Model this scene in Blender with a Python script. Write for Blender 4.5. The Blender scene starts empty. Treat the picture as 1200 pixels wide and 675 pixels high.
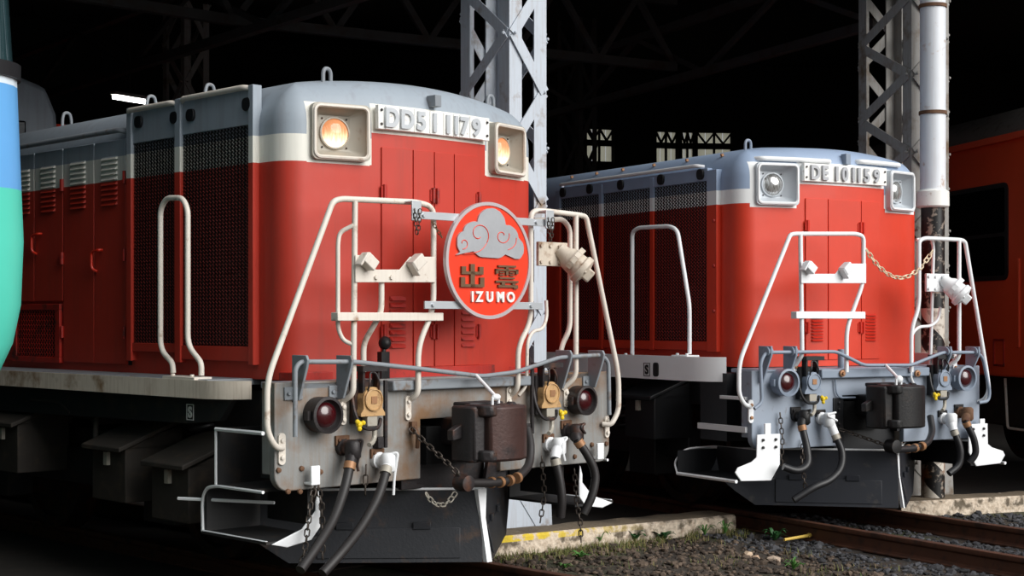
import bpy, math, random
from mathutils import Vector, Matrix, noise
random.seed(7)
SC = bpy.context.scene
COL = SC.collection

# ------------------------------------------------------------------ camera
CAM_H = 1.53
FPX = 1800.0
cam = bpy.data.cameras.new('camera')
cam.sensor_width = 36.0
cam.lens = FPX / 1200 * 36
cam.shift_y = 37.5 / 1200
cam.clip_end = 300
camo = bpy.data.objects.new('camera', cam)
camo.location = (0, 0, CAM_H)
camo.rotation_euler = (math.pi / 2, 0, 0)
COL.objects.link(camo)
SC.camera = camo

# ------------------------------------------------------------------ overcast sky
world = bpy.data.worlds.new('overcast_sky')
SC.world = world
world.use_nodes = True
wn = world.node_tree
wn.nodes.clear()
wo = wn.nodes.new('ShaderNodeOutputWorld')
wb = wn.nodes.new('ShaderNodeBackground')
tc = wn.nodes.new('ShaderNodeTexCoord')
sp = wn.nodes.new('ShaderNodeSeparateXYZ')
ma = wn.nodes.new('ShaderNodeMath'); ma.operation = 'MULTIPLY_ADD'; ma.use_clamp = False
mx = wn.nodes.new('ShaderNodeMath'); mx.operation = 'MAXIMUM'; mx.inputs[1].default_value = 0.0
wn.links.new(tc.outputs['Generated'], sp.inputs[0])
wn.links.new(sp.outputs['Z'], mx.inputs[0])
wn.links.new(mx.outputs[0], ma.inputs[0])
ma.inputs[1].default_value = 0.25      # overcast: the zenith is brighter than the horizon
ma.inputs[2].default_value = 0.20
wb.inputs['Color'].default_value = (0.93, 0.97, 1.0, 1)
wn.links.new(ma.outputs[0], wb.inputs['Strength'])
wn.links.new(wb.outputs[0], wo.inputs['Surface'])

sun = bpy.data.lights.new('veiled_sun', 'SUN')      # sun behind thin cloud: very soft, from the open yard at the right
sun.energy = 2.25; sun.angle = math.radians(50); sun.color = (1.0, .98, .95)
suno = bpy.data.objects.new('veiled_sun', sun); COL.objects.link(suno)
suno.rotation_euler = Vector((-.755, .53, -.50)).to_track_quat('-Z', 'Y').to_euler()

SC.view_settings.view_transform = 'Standard'
SC.view_settings.look = 'None'
SC.view_settings.gamma = 1.0
SC.view_settings.use_curve_mapping = False
SC.view_settings.exposure = 0.75

# ------------------------------------------------------------------ surveyed frames (metres)
class Frame:
    """local frame of a track: x across (left to right), y back along the track, z up from the rail head"""
    def __init__(s, ang, ox, oy):
        t = math.radians(ang)
        s.t = t
        s.u = Vector((math.cos(t), math.sin(t)))
        s.s = Vector((-math.sin(t), math.cos(t)))
        s.o = Vector((ox, oy))
    def front(s, px, py, y=0.0):      # sight line met with the vertical plane at local y
        r = Vector(((px - 600) / FPX, 1.0))
        k = (s.o.dot(s.s) + y) / r.dot(s.s)
        return Vector(((r * k - s.o).dot(s.u), y, CAM_H - (py - 375) / FPX * k))
    def side(s, px, py, x):           # sight line met with the vertical plane at local x
        r = Vector(((px - 600) / FPX, 1.0))
        k = (s.o.dot(s.u) + x) / r.dot(s.u)
        return Vector((x, (r * k - s.o).dot(s.s), CAM_H - (py - 375) / FPX * k))
    def flat(s, px, py, z):
        k = (CAM_H - z) * FPX / (py - 375)
        P = Vector(((px - 600) / FPX * k, k)) - s.o
        return Vector((P.dot(s.u), P.dot(s.s), z))
    def world(s, x, y, z=0.0):
        p = s.o + s.u * x + s.s * y
        return Vector((p.x, p.y, z))
FA = Frame(44.2, -0.3144, 9.1101)
FB = Frame(31.0, 2.7743, 11.8502)
TX, TY = 12.1, -3.65                   # turntable centre
def polar(ang, r, z=0.0):
    a = math.radians(ang)
    return Vector((TX - math.sin(a) * r, TY + math.cos(a) * r, z))

# ------------------------------------------------------------------ mesh collector
def fillet(pts, rad, seg=5):
    pts = [Vector(p) for p in pts]
    if rad <= 0 or len(pts) < 3:
        return pts
    out = [pts[0]]
    for i in range(1, len(pts) - 1):
        a, b, c = pts[i - 1], pts[i], pts[i + 1]
        d1 = (a - b); d2 = (c - b)
        if d1.length < 1e-6 or d2.length < 1e-6:
            continue
        r = min(rad, d1.length * .48, d2.length * .48)
        p0 = b + d1.normalized() * r; p1 = b + d2.normalized() * r
        for k in range(seg + 1):
            t = k / seg
            out.append(p0 * (1 - t) ** 2 + b * 2 * t * (1 - t) + p1 * t * t)
    out.append(pts[-1])
    return out

def sag(a, b, drop, n=12):
    a = Vector(a); b = Vector(b)
    return [a.lerp(b, i / n) - Vector((0, 0, drop * 4 * (i / n) * (1 - i / n))) for i in range(n + 1)]

class MB:
    def __init__(s):
        s.v = []; s.f = []
    def add(s, vs, fs):
        b = len(s.v)
        s.v += [tuple(v) for v in vs]
        s.f += [tuple(i + b for i in f) for f in fs]
        return s
    def box(s, x0, x1, y0, y1, z0, z1, M=None):
        vs = [Vector((x, y, z)) for x in (x0, x1) for y in (y0, y1) for z in (z0, z1)]
        if M is not None: vs = [M @ v for v in vs]
        return s.add(vs, [(0, 1, 3, 2), (4, 6, 7, 5), (0, 4, 5, 1), (2, 3, 7, 6), (0, 2, 6, 4), (1, 5, 7, 3)])
    def bar(s, p, q, w, h, up=(0, 0, 1)):
        p = Vector(p); q = Vector(q); d = (q - p).normalized()
        sx = d.cross(Vector(up))
        if sx.length < 1e-4: sx = d.cross(Vector((1, 0, 0)))
        sx.normalize(); uz = sx.cross(d)
        vs = [e + sx * a * w / 2 + uz * b * h / 2 for e in (p, q) for a, b in ((-1, -1), (1, -1), (1, 1), (-1, 1))]
        return s.add(vs, [(3, 2, 1, 0), (4, 5, 6, 7), (0, 1, 5, 4), (1, 2, 6, 5), (2, 3, 7, 6), (3, 0, 4, 7)])
    def tube(s, pts, r, n=10, fil=0.0, closed=False, r2=None):
        pts = fillet(pts, fil)
        m = len(pts); b = len(s.v)
        tang = []
        for i in range(m):
            if closed: t = pts[(i + 1) % m] - pts[i - 1]
            else: t = pts[min(i + 1, m - 1)] - pts[max(i - 1, 0)]
            tang.append(t.normalized())
        nrm = tang[0].orthogonal().normalized()
        for i in range(m):
            nrm = (nrm - tang[i] * nrm.dot(tang[i])).normalized()
            bi = tang[i].cross(nrm)
            rr = r if r2 is None else r + (r2 - r) * i / (m - 1)
            for k in range(n):
                a = 2 * math.pi * k / n
                s.v.append(tuple(pts[i] + (nrm * math.cos(a) + bi * math.sin(a)) * rr))
        for i in range(m if closed else m - 1):
            j = (i + 1) % m
            for k in range(n):
                l = (k + 1) % n
                s.f.append((b + i * n + k, b + i * n + l, b + j * n + l, b + j * n + k))
        if not closed:
            s.f.append(tuple(b + k for k in range(n))[::-1])
            s.f.append(tuple(b + (m - 1) * n + k for k in range(n)))
        return s
    def lathe(s, prof, o=(0, 0, 0), ax=(0, 0, 1), n=20, cap=True):
        o = Vector(o); ax = Vector(ax).normalized(); e1 = ax.orthogonal().normalized(); e2 = ax.cross(e1)
        b = len(s.v)
        for r, h in prof:
            for k in range(n):
                a = 2 * math.pi * k / n
                s.v.append(tuple(o + ax * h + (e1 * math.cos(a) + e2 * math.sin(a)) * r))
        for i in range(len(prof) - 1):
            for k in range(n):
                l = (k + 1) % n
                s.f.append((b + i * n + k, b + i * n + l, b + (i + 1) * n + l, b + (i + 1) * n + k))
        if cap:
            s.f.append(tuple(b + k for k in range(n))[::-1])
            s.f.append(tuple(b + (len(prof) - 1) * n + k for k in range(n)))
        return s
    def cyl(s, p, q, r, n=14, r2=None):
        p = Vector(p); q = Vector(q); L = (q - p).length
        return s.lathe([(r, 0), (r if r2 is None else r2, L)], p, q - p, n)
    def prism(s, poly, o, ux, uy, dep):
        o = Vector(o); ux = Vector(ux); uy = Vector(uy); dep = Vector(dep); n = len(poly)
        A = [o + ux * a + uy * b for a, b in poly]
        vs = A + [p + dep for p in A]
        fs = [tuple(range(n))[::-1], tuple(range(n, 2 * n))] + [(i, (i + 1) % n, n + (i + 1) % n, n + i) for i in range(n)]
        return s.add(vs, fs)
    def ell(s, c, r, n=12, m=8):
        c = Vector(c)
        if not hasattr(r, '__len__'): r = (r, r, r)
        b = len(s.v)
        for i in range(m + 1):
            ph = math.pi * i / m
            for k in range(n):
                a = 2 * math.pi * k / n
                s.v.append((c.x + r[0] * math.sin(ph) * math.cos(a), c.y + r[1] * math.sin(ph) * math.sin(a), c.z + r[2] * math.cos(ph)))
        for i in range(m):
            for k in range(n):
                l = (k + 1) % n
                s.f.append((b + i * n + k, b + (i + 1) * n + k, b + (i + 1) * n + l, b + i * n + l))
        return s
    def chain(s, pts, L=.045, w=.026, r=.0045):
        pts = [Vector(p) for p in pts]
        seg = [(pts[i + 1] - pts[i]).length for i in range(len(pts) - 1)]
        tot = sum(seg); n = max(2, int(tot / (L * .78)))
        def at(d):
            for i, l in enumerate(seg):
                if d <= l or i == len(seg) - 1:
                    return pts[i].lerp(pts[i + 1], d / l), (pts[i + 1] - pts[i]).normalized()
                d -= l
        for i in range(n):
            p, t = at((i + .5) * tot / n)
            a = t.orthogonal().normalized(); bb = t.cross(a)
            if i % 2: a, bb = bb, a
            ring = []
            for k in range(10):
                q = 2 * math.pi * k / 10
                c = math.cos(q); sgn = 1 if c > 0 else -1
                ring.append(p + t * (c * w / 2 + sgn * (L - w) / 2) + a * math.sin(q) * w / 2)
            s.tube(ring, r, 5, closed=True)
        return s
    def build(s, name, mat, parent=None, sm=35, bev=0, seg=2):
        me = bpy.data.meshes.new(name)
        me.from_pydata(s.v, [], s.f)
        me.validate()
        import bmesh
        bm = bmesh.new(); bm.from_mesh(me); bmesh.ops.recalc_face_normals(bm, faces=bm.faces); bm.to_mesh(me); bm.free()
        if sm:
            me.polygons.foreach_set('use_smooth', [True] * len(me.polygons))
            me.set_sharp_from_angle(angle=math.radians(sm))
        me.materials.append(mat)
        o = bpy.data.objects.new(name, me)
        COL.objects.link(o)
        if parent: o.parent = parent
        if name in ('bolt', 'screw', 'rivet', 'rivet_row', 'roof_bolt', 'swirl_line', 'hose_ring'): o['kind'] = 'stuff'   # tiny, not told apart
        if bev:
            md = o.modifiers.new('bevel', 'BEVEL'); md.width = bev; md.segments = seg; md.limit_method = 'ANGLE'; md.angle_limit = math.radians(40)
            md.harden_normals = False
        return o

def P(name, mat, parent=None, sm=35, bev=0):
    """decorator-free shorthand: returns a collector whose .done() builds it"""
    m = MB(); m.done = lambda: m.build(name, mat, parent, sm, bev)
    return m

def thing(name, label, cat, loc=(0, 0, 0), rz=0.0, group=None):
    o = bpy.data.objects.new(name, None)
    o.empty_display_size = .2
    COL.objects.link(o); o.location = loc; o.rotation_euler = (0, 0, rz)
    o['label'] = label; o['category'] = cat
    if group: o['group'] = group
    return o
def tag(o, label, cat, group=None, kind=None):
    if label: o['label'] = label
    if cat: o['category'] = cat
    if group: o['group'] = group
    if kind: o['kind'] = kind
    return o
def struct(o, label=None):
    o['kind'] = 'structure'
    if label: o['label'] = label
    return o

# ------------------------------------------------------------------ materials
def lin(c):
    r = []
    for v in c[:3]:
        v = v / 255.0
        r.append(v / 12.92 if v <= .04045 else ((v + .055) / 1.055) ** 2.4)
    return tuple(r) + (1.0,)

class NT:
    def __init__(s, name):
        s.mat = bpy.data.materials.new(name); s.mat.use_nodes = True
        s.t = s.mat.node_tree; s.t.nodes.clear()
        s.out = s.t.nodes.new('ShaderNodeOutputMaterial')
        s.bs = s.t.nodes.new('ShaderNodeBsdfPrincipled')
        s.t.links.new(s.bs.outputs[0], s.out.inputs[0])
        s.co = s.t.nodes.new('ShaderNodeTexCoord').outputs['Object']
    def link(s, a, b): s.t.links.new(a, b)
    def put(s, sock, v):
        if hasattr(v, 'is_output'): s.link(v, sock)
        else: sock.default_value = v
    def m(s, op, a, b=0.0, c=None, clamp=False):
        n = s.t.nodes.new('ShaderNodeMath'); n.operation = op; n.use_clamp = clamp
        s.put(n.inputs[0], a); s.put(n.inputs[1], b)
        if c is not None: s.put(n.inputs[2], c)
        return n.outputs[0]
    def gt(s, a, b): return s.m('GREATER_THAN', a, b)
    def lt(s, a, b): return s.m('LESS_THAN', a, b)
    def mul(s, *a):
        r = a[0]
        for x in a[1:]: r = s.m('MULTIPLY', r, x)
        return r
    def mx(s, a, b): return s.m('MAXIMUM', a, b)
    def noise(s, scale, detail=4, stretch=None, rough=.6):
        n = s.t.nodes.new('ShaderNodeTexNoise'); n.inputs['Scale'].default_value = scale; n.inputs['Detail'].default_value = detail
        n.inputs['Roughness'].default_value = rough
        v = s.co
        if stretch:
            mp = s.t.nodes.new('ShaderNodeMapping'); mp.inputs['Scale'].default_value = stretch
            s.link(s.co, mp.inputs['Vector']); v = mp.outputs[0]
        s.link(v, n.inputs['Vector'])
        return n.outputs['Fac']
    def ramp(s, v, lo, hi):
        n = s.t.nodes.new('ShaderNodeMapRange'); n.clamp = True
        s.put(n.inputs[0], v); n.inputs[1].default_value = lo; n.inputs[2].default_value = hi
        return n.outputs[0]
    def mix(s, f, a, b):
        n = s.t.nodes.new('ShaderNodeMix'); n.data_type = 'RGBA'
        s.put(n.inputs['Factor'], f)
        s.put(n.inputs[6], a); s.put(n.inputs[7], b)
        return n.outputs[2]
    def scale_rgb(s, c, f):
        n = s.t.nodes.new('ShaderNodeMix'); n.data_type = 'RGBA'; n.blend_type = 'MULTIPLY'
        n.inputs['Factor'].default_value = 1
        s.put(n.inputs[6], c)
        cb = s.t.nodes.new('ShaderNodeCombineColor')
        for i in range(3): s.put(cb.inputs[i], f)
        s.link(cb.outputs[0], n.inputs[7])
        return n.outputs[2]
    def xyz(s):
        n = s.t.nodes.new('ShaderNodeSeparateXYZ'); s.link(s.co, n.inputs[0]); return n.outputs
    def bump(s, h, dist=.002, strength=.5):
        n = s.t.nodes.new('ShaderNodeBump'); n.inputs['Distance'].default_value = dist; n.inputs['Strength'].default_value = strength
        s.link(h, n.inputs['Height']); s.link(n.outputs[0], s.bs.inputs['Normal'])

def simple(name, col, rough=.5, metal=0.0, var=.12, vs=6.0, dirt=None, damt=.35, ds=9.0, bump=0.0, bs=60.0, streak=0.0, spec=.5):
    n = NT(name)
    c = lin(col)
    f = n.m('MULTIPLY_ADD', n.noise(vs), 2 * var, 1 - var)
    c = n.scale_rgb(c, f)
    if dirt:
        mask = n.ramp(n.noise(ds, 6), .62 - damt * .3, .78 - damt * .3)
        c = n.mix(mask, c, lin(dirt))
    if streak:
        st = n.ramp(n.noise(9, 4, (6, 6, .35)), .48, .75)
        c = n.mix(n.m('MULTIPLY', st, streak), c, lin(dirt or (70, 55, 40)))
    n.put(n.bs.inputs['Base Color'], c)
    n.bs.inputs['Roughness'].default_value = rough
    n.bs.inputs['Metallic'].default_value = metal
    n.bs.inputs['Specular IOR Level'].default_value = spec
    if bump: n.bump(n.noise(bs, 3), bump)
    return n.mat

def livery(name, red, white, grey, z1, z2, y0, rough, wear, lz, pz):
    """red lower body, white band and grey roof; white round the lamps and the number plate on the nose"""
    n = NT(name)
    x, y, z = n.xyz()
    ax = n.m('ABSOLUTE', x)
    front = n.lt(y, y0 + .235)
    inner = n.mul(front, n.lt(ax, .455))
    plate = n.mul(inner, n.gt(z, pz[0] - .02), n.lt(z, pz[1] + .012))
    lampz = n.mul(front, n.lt(n.m('ABSOLUTE', n.m('SUBTRACT', ax, .668)), .2), n.gt(z, lz - .18), n.lt(z, lz + .17))
    band = n.mul(n.gt(z, z1), n.lt(z, z2))
    band = n.mul(band, n.m('SUBTRACT', 1.0, inner))
    wmask = n.mx(n.mx(plate, lampz), band)
    gmask = n.m('MAXIMUM', n.mul(n.gt(z, z2), n.m('SUBTRACT', 1.0, inner)), n.mul(inner, n.gt(z, pz[1] + .012)))
    fr = n.m('MULTIPLY_ADD', n.noise(3.5), .24, .88)
    st = n.ramp(n.noise(4, 4, (4, 4, .3)), .5, .8)
    c = n.mix(gmask, n.scale_rgb(lin(red), fr), n.scale_rgb(lin(grey), fr))
    c = n.mix(wmask, c, lin(white))
    c = n.mix(n.m('MULTIPLY', st, wear), c, lin((92, 60, 48)))
    sp = n.ramp(n.noise(38, 5), .70, .76)
    c = n.mix(n.m('MULTIPLY', sp, wear * 1.6), c, lin((60, 36, 28)))
    n.put(n.bs.inputs['Base Color'], c)
    n.put(n.bs.inputs['Roughness'], n.m('MULTIPLY_ADD', n.noise(5), .25, rough - .1))
    n.bump(n.noise(2.2, 2), .006, .25)
    return n.mat

def banded(name, cols, zs, rough=.35, axis=2):
    n = NT(name)
    z = n.xyz()[axis]
    c = lin(cols[0])
    for cc, zz in zip(cols[1:], zs):
        c = n.mix(n.gt(z, zz), c, lin(cc))
    c = n.scale_rgb(c, n.m('MULTIPLY_ADD', n.noise(3), .16, .92))
    n.put(n.bs.inputs['Base Color'], c)
    n.bs.inputs['Roughness'].default_value = rough
    return n.mat

def glass_mat(name, tint, rough=.05):
    n = NT(name)
    n.bs.inputs['Base Color'].default_value = lin(tint)
    n.bs.inputs['Roughness'].default_value = rough
    n.bs.inputs['Specular IOR Level'].default_value = .8
    n.bs.inputs['Coat Weight'].default_value = .5
    return n.mat

def emit(name, col, strength):
    n = NT(name)
    n.bs.inputs['Base Color'].default_value = lin(col)
    n.bs.inputs['Emission Color'].default_value = lin(col)
    n.bs.inputs['Emission Strength'].default_value = strength
    n.bs.inputs['Roughness'].default_value = .15
    return n.mat

M = {}
M['livA'] = livery('weathered_livery', (186, 52, 35), (226, 224, 214), (150, 160, 170), 2.435, 2.59, .23, .5, .24, 2.61, (2.645, 2.787))
M['livB'] = livery('fresh_livery', (208, 55, 27), (236, 238, 238), (146, 164, 190), 2.425, 2.535, .30, .48, .05, 2.575, (2.605, 2.745))
M['meshA'] = livery('dark_mesh_livery', (112, 30, 22), (128, 126, 120), (70, 74, 80), 2.435, 2.59, .23, .6, .3, 2.61, (2.645, 2.787))  # left hood colours in much darker tones, for the wire mesh
M['meshB'] = livery('muted_mesh_livery', (150, 36, 24), (224, 226, 226), (130, 142, 158), 2.425, 2.535, .30, .5, .1, 2.575, (2.605, 2.745))  # right hood colours toned down a little, for the wire mesh
M['redA'] = simple('dull_red_paint', (176, 38, 26), .5, var=.15, dirt=(70, 34, 26), damt=.3, streak=.25)
M['redB'] = simple('bright_red_paint', (214, 48, 24), .4, var=.08)
M['white'] = simple('white_paint', (238, 238, 234), .4, var=.04, dirt=(170, 150, 130), damt=.05, ds=30)
M['cream'] = simple('cream_rail_paint', (222, 214, 203), .45, var=.08, dirt=(150, 112, 80), damt=.06, ds=10, streak=.14)
M['creamd'] = simple('dirty_cream_paint', (204, 192, 176), .5, var=.1, dirt=(140, 108, 80), damt=.25, ds=9, streak=.2)
M['whiteB'] = simple('clean_white_paint', (236, 238, 240), .4, var=.03)
M['silver'] = simple('silver_metal', (196, 200, 204), .38, .55, var=.06)
M['beamA'] = simple('stained_grey_beam', (134, 134, 132), .6, var=.2, vs=3, dirt=(124, 94, 66), damt=.5, ds=2.2, streak=.4, bump=.003, bs=40)
M['beamB'] = simple('grey_beam', (146, 156, 170), .5, var=.06, dirt=(110, 104, 98), damt=.05, ds=12)
M['greyA'] = simple('grey_paint_worn', (132, 138, 144), .55, var=.12, dirt=(104, 84, 66), damt=.25)
M['greyB'] = simple('grey_paint', (134, 146, 162), .45, var=.06)
M['black'] = simple('black_underframe', (30, 30, 31), .6, var=.25, dirt=(52, 44, 38), damt=.3)
M['blackB'] = simple('black_paint_clean', (22, 23, 26), .45, var=.15)
M['dark'] = simple('dark_void', (9, 9, 10), .9, var=.1)
M['plowA'] = simple('navy_plow', (30, 32, 37), .5, var=.2, dirt=(70, 52, 40), damt=.2, ds=7, bump=.002)
M['plowB'] = simple('navy_plow_clean', (26, 29, 37), .5, var=.12, dirt=(60, 56, 54), damt=.1)
M['ironA'] = simple('rusty_iron', (46, 42, 43), .5, .3, var=.2, dirt=(92, 58, 42), damt=.25, ds=8, bump=.004, bs=50)
M['ironB'] = simple('black_iron', (22, 21, 22), .5, .2, var=.2, dirt=(44, 36, 32), damt=.2, bump=.003)
M['rust'] = simple('rust', (104, 74, 52), .8, var=.3, vs=14, dirt=(78, 46, 30), damt=.4, bump=.003)
M['rubber'] = simple('rubber_hose', (36, 33, 33), .5, var=.15)
M['rubberB'] = simple('rubber_hose_new', (26, 26, 29), .45, var=.1)
M['brass'] = simple('brown_clamp', (158, 116, 82), .5, .3, var=.2)
M['ochre'] = simple('ochre_cap', (190, 152, 104), .55, var=.12, dirt=(128, 92, 60), damt=.3, ds=18)
M['yellow'] = simple('yellow_tap', (232, 200, 40), .4, var=.1)
M['chain'] = simple('dark_chain', (74, 66, 60), .5, .5, var=.2)
M['chainw'] = simple('pale_chain', (226, 208, 178), .5, .1, var=.1)
M['redlens'] = glass_mat('red_lens', (60, 8, 14), .22)
M['lampbox'] = simple('lamp_housing', (168, 162, 150), .5, .1, var=.08, dirt=(130, 110, 90), damt=.15)
M['lampboxB'] = simple('lamp_housing_pale', (196, 202, 208), .4, .1, var=.05)
M['window'] = glass_mat('dark_window_glass', (10, 12, 15), .06)
M['wheel'] = simple('wheel_steel', (48, 42, 38), .5, .4, var=.2, dirt=(80, 52, 36), damt=.4)
M['mudbrown'] = simple('dusty_box', (46, 41, 36), .75, var=.2, dirt=(64, 54, 44), damt=.3)

# ------------------------------------------------------------------ the place: ground, shed, columns
def soil_mat():
    n = NT('soil_and_ballast')
    a = n.noise(2.2, 6); b = n.noise(40, 4); d = n.noise(.7, 3)
    c = n.mix(n.ramp(a, .4, .65), lin((50, 44, 38)), lin((78, 69, 60)))
    c = n.mix(n.ramp(d, .5, .62), c, lin((70, 74, 46)))
    c = n.scale_rgb(c, n.m('MULTIPLY_ADD', b, .9, .5))
    n.put(n.bs.inputs['Base Color'], c); n.bs.inputs['Roughness'].default_value = .95
    n.bump(b, .03, .7)
    return n.mat
def grid_ground(name, x0, x1, y0, y1, nx, ny, z, amp, mat):
    m = MB()
    for j in range(ny + 1):
        for i in range(nx + 1):
            x = x0 + (x1 - x0) * i / nx; y = y0 + (y1 - y0) * j / ny
            m.v.append((x, y, z + amp * noise.noise(Vector((x * 1.7, y * 1.7, 3.1))) + amp * .4 * noise.noise(Vector((x * 6, y * 6, 1.1)))))
    for j in range(ny):
        for i in range(nx):
            a = j * (nx + 1) + i
            m.f.append((a, a + 1, a + nx + 2, a + nx + 1))
    return m.build(name, mat, None, 60)
GZ = -.145
struct(grid_ground('ground', -40, 45, -30, 60, 170, 180, GZ, .018, soil_mat()), 'brown ballast and soil yard between the tracks')
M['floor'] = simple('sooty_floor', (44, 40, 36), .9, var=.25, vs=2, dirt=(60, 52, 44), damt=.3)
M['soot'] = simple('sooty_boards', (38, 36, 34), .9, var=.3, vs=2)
M['steelgrey'] = simple('grey_lattice_paint', (186, 194, 204), .5, var=.08, dirt=(128, 104, 80), damt=.16, ds=5, streak=.28)
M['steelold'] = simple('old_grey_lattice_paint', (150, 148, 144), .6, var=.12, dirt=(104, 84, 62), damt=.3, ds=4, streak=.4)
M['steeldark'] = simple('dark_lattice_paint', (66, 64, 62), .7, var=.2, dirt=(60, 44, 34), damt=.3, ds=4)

# shed floor, roof and back wall follow the fan of the tracks
A0, A1, DA = -28.2, 130.2, 13.2
RIN, ROUT = 18.75, 41.0
def fan(m, r0, z0, r1, z1, a0=A0, a1=A1, th=.0):
    k = int(round((a1 - a0) / DA))
    for i in range(k):
        p, q = a0 + i * DA, a0 + (i + 1) * DA
        vs = [polar(p, r0, z0), polar(q, r0, z0), polar(q, r1, z1), polar(p, r1, z1)]
        if th:
            vs += [v + Vector((0, 0, th)) for v in vs]
            m.add(vs, [(0, 1, 2, 3), (7, 6, 5, 4), (0, 4, 5, 1), (2, 6, 7, 3), (1, 5, 6, 2), (3, 7, 4, 0)])
        else:
            m.add(vs, [(0, 1, 2, 3)])
    return m
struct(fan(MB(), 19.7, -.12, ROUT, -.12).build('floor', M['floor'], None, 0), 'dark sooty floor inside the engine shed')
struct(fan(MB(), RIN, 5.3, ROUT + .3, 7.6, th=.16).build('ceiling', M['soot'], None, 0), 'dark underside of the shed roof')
struct(fan(MB(), 19.3, 4.62, 19.9, 4.62, th=.75).build('trim_1', M['steeldark'], None, 0), 'dark eaves beam over the shed openings')
wb_ = MB()
WIN = []
for i in range(12):
    a, b = A0 + i * DA, A0 + (i + 1) * DA
    p, q = polar(a, ROUT), polar(b, ROUT)
    u = (q - p).normalized(); n_ = Vector((u.y, -u.x, 0)); L = (q - p).length
    def wbox(m, t0, t1, z0, z1, d0=0, d1=.2):
        vs = [p + u * t + n_ * d + Vector((0, 0, z)) for t in (t0, t1) for d in (d0, d1) for z in (z0, z1)]
        m.add(vs, [(0, 1, 3, 2), (4, 6, 7, 5), (0, 4, 5, 1), (2, 3, 7, 6), (0, 2, 6, 4), (1, 5, 7, 3)])
    if 2 <= i <= 3:
        wbox(wb_, 0, L, -.14, 5.2); wbox(wb_, 0, L, 6.05, 7.7)
        spans = [(8.16, 9.0), (9.08, 9.38)] if i == 2 else [(.04, .6), (1.68, 2.36)]
        prev = 0.0
        for a_, b_ in sorted(spans):
            wbox(wb_, prev, a_, 5.2, 6.05); prev = b_
            WIN.append((p.copy(), u.copy(), n_.copy(), a_, b_))
        wbox(wb_, prev, L, 5.2, 6.05)
    else:
        wbox(wb_, 0, L, -.14, 7.7)
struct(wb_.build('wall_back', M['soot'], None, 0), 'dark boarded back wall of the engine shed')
def end_wall(name, ang):
    m = MB(); p, q = polar(ang, 19.3), polar(ang, ROUT)
    m.bar(p + Vector((0, 0, 3.8)), q + Vector((0, 0, 3.8)), .2, 7.9)
    struct(m.build(name, M['soot'], None, 0), 'dark end wall of the engine shed')
end_wall('wall_left', A1); end_wall('wall_right', A0)
# frosted panes of the high back windows
pn = NT('frosted_pane')
pn.t.nodes.remove(pn.bs)
tr = pn.t.nodes.new('ShaderNodeBsdfTranslucent'); tp = pn.t.nodes.new('ShaderNodeBsdfTransparent'); mxs = pn.t.nodes.new('ShaderNodeMixShader')
tr.inputs[0].default_value = lin((240, 238, 226)); tp.inputs[0].default_value = lin((240, 236, 222)); mxs.inputs[0].default_value = .5
pn.link(tr.outputs[0], mxs.inputs[1]); pn.link(tp.outputs[0], mxs.inputs[2]); pn.link(mxs.outputs[0], pn.out.inputs[0])
M['pane'] = pn.mat
for k, (p, u, n_, t0, t1) in enumerate(WIN):
    w = bpy.data.objects.new('window_%d' % (k + 1), None); COL.objects.link(w); struct(w, 'small high window in the dark back wall')
    def pt(t, d, z): return p + u * t + n_ * d + Vector((0, 0, z))
    fr = MB()
    for z, hh in ((5.22, .06), (5.68, .14), (6.03, .06)): fr.bar(pt(t0, .1, z), pt(t1, .1, z), .06, hh)
    for i in range(3):
        t = t0 + (t1 - t0) * i / 2
        fr.bar(pt(t, .1, 5.2), pt(t, .1, 6.05), .05, .05, u)
    for i in range(2):
        ta, tb = t0 + (t1 - t0) * i / 2, t0 + (t1 - t0) * (i + 1) / 2
        fr.bar(pt(ta, .06, 6.0), pt((ta + tb) / 2, .06, 5.74), .04, .06, n_); fr.bar(pt(tb, .06, 6.0), pt((ta + tb) / 2, .06, 5.74), .04, .06, n_)
    fr.build('window_frame', M['soot'], w, 0)
    for i in range(4):
        ta = t0 + (t1 - t0) * i / 4; tb = t0 + (t1 - t0) * (i + 1) / 4
        for z0, z1 in ((5.25, 5.61), (5.75, 6.0)):
            g = MB(); vs = [pt(ta + .01, .12, z0), pt(tb - .01, .12, z0), pt(tb - .01, .12, z1), pt(ta + .01, .12, z1)]
            g.add(vs + [v + n_ * .006 for v in vs], [(0, 1, 2, 3), (7, 6, 5, 4), (0, 4, 5, 1), (1, 5, 6, 2), (2, 6, 7, 3), (3, 7, 4, 0)])
            g.build('pane', M['pane'], w, 0)

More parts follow.
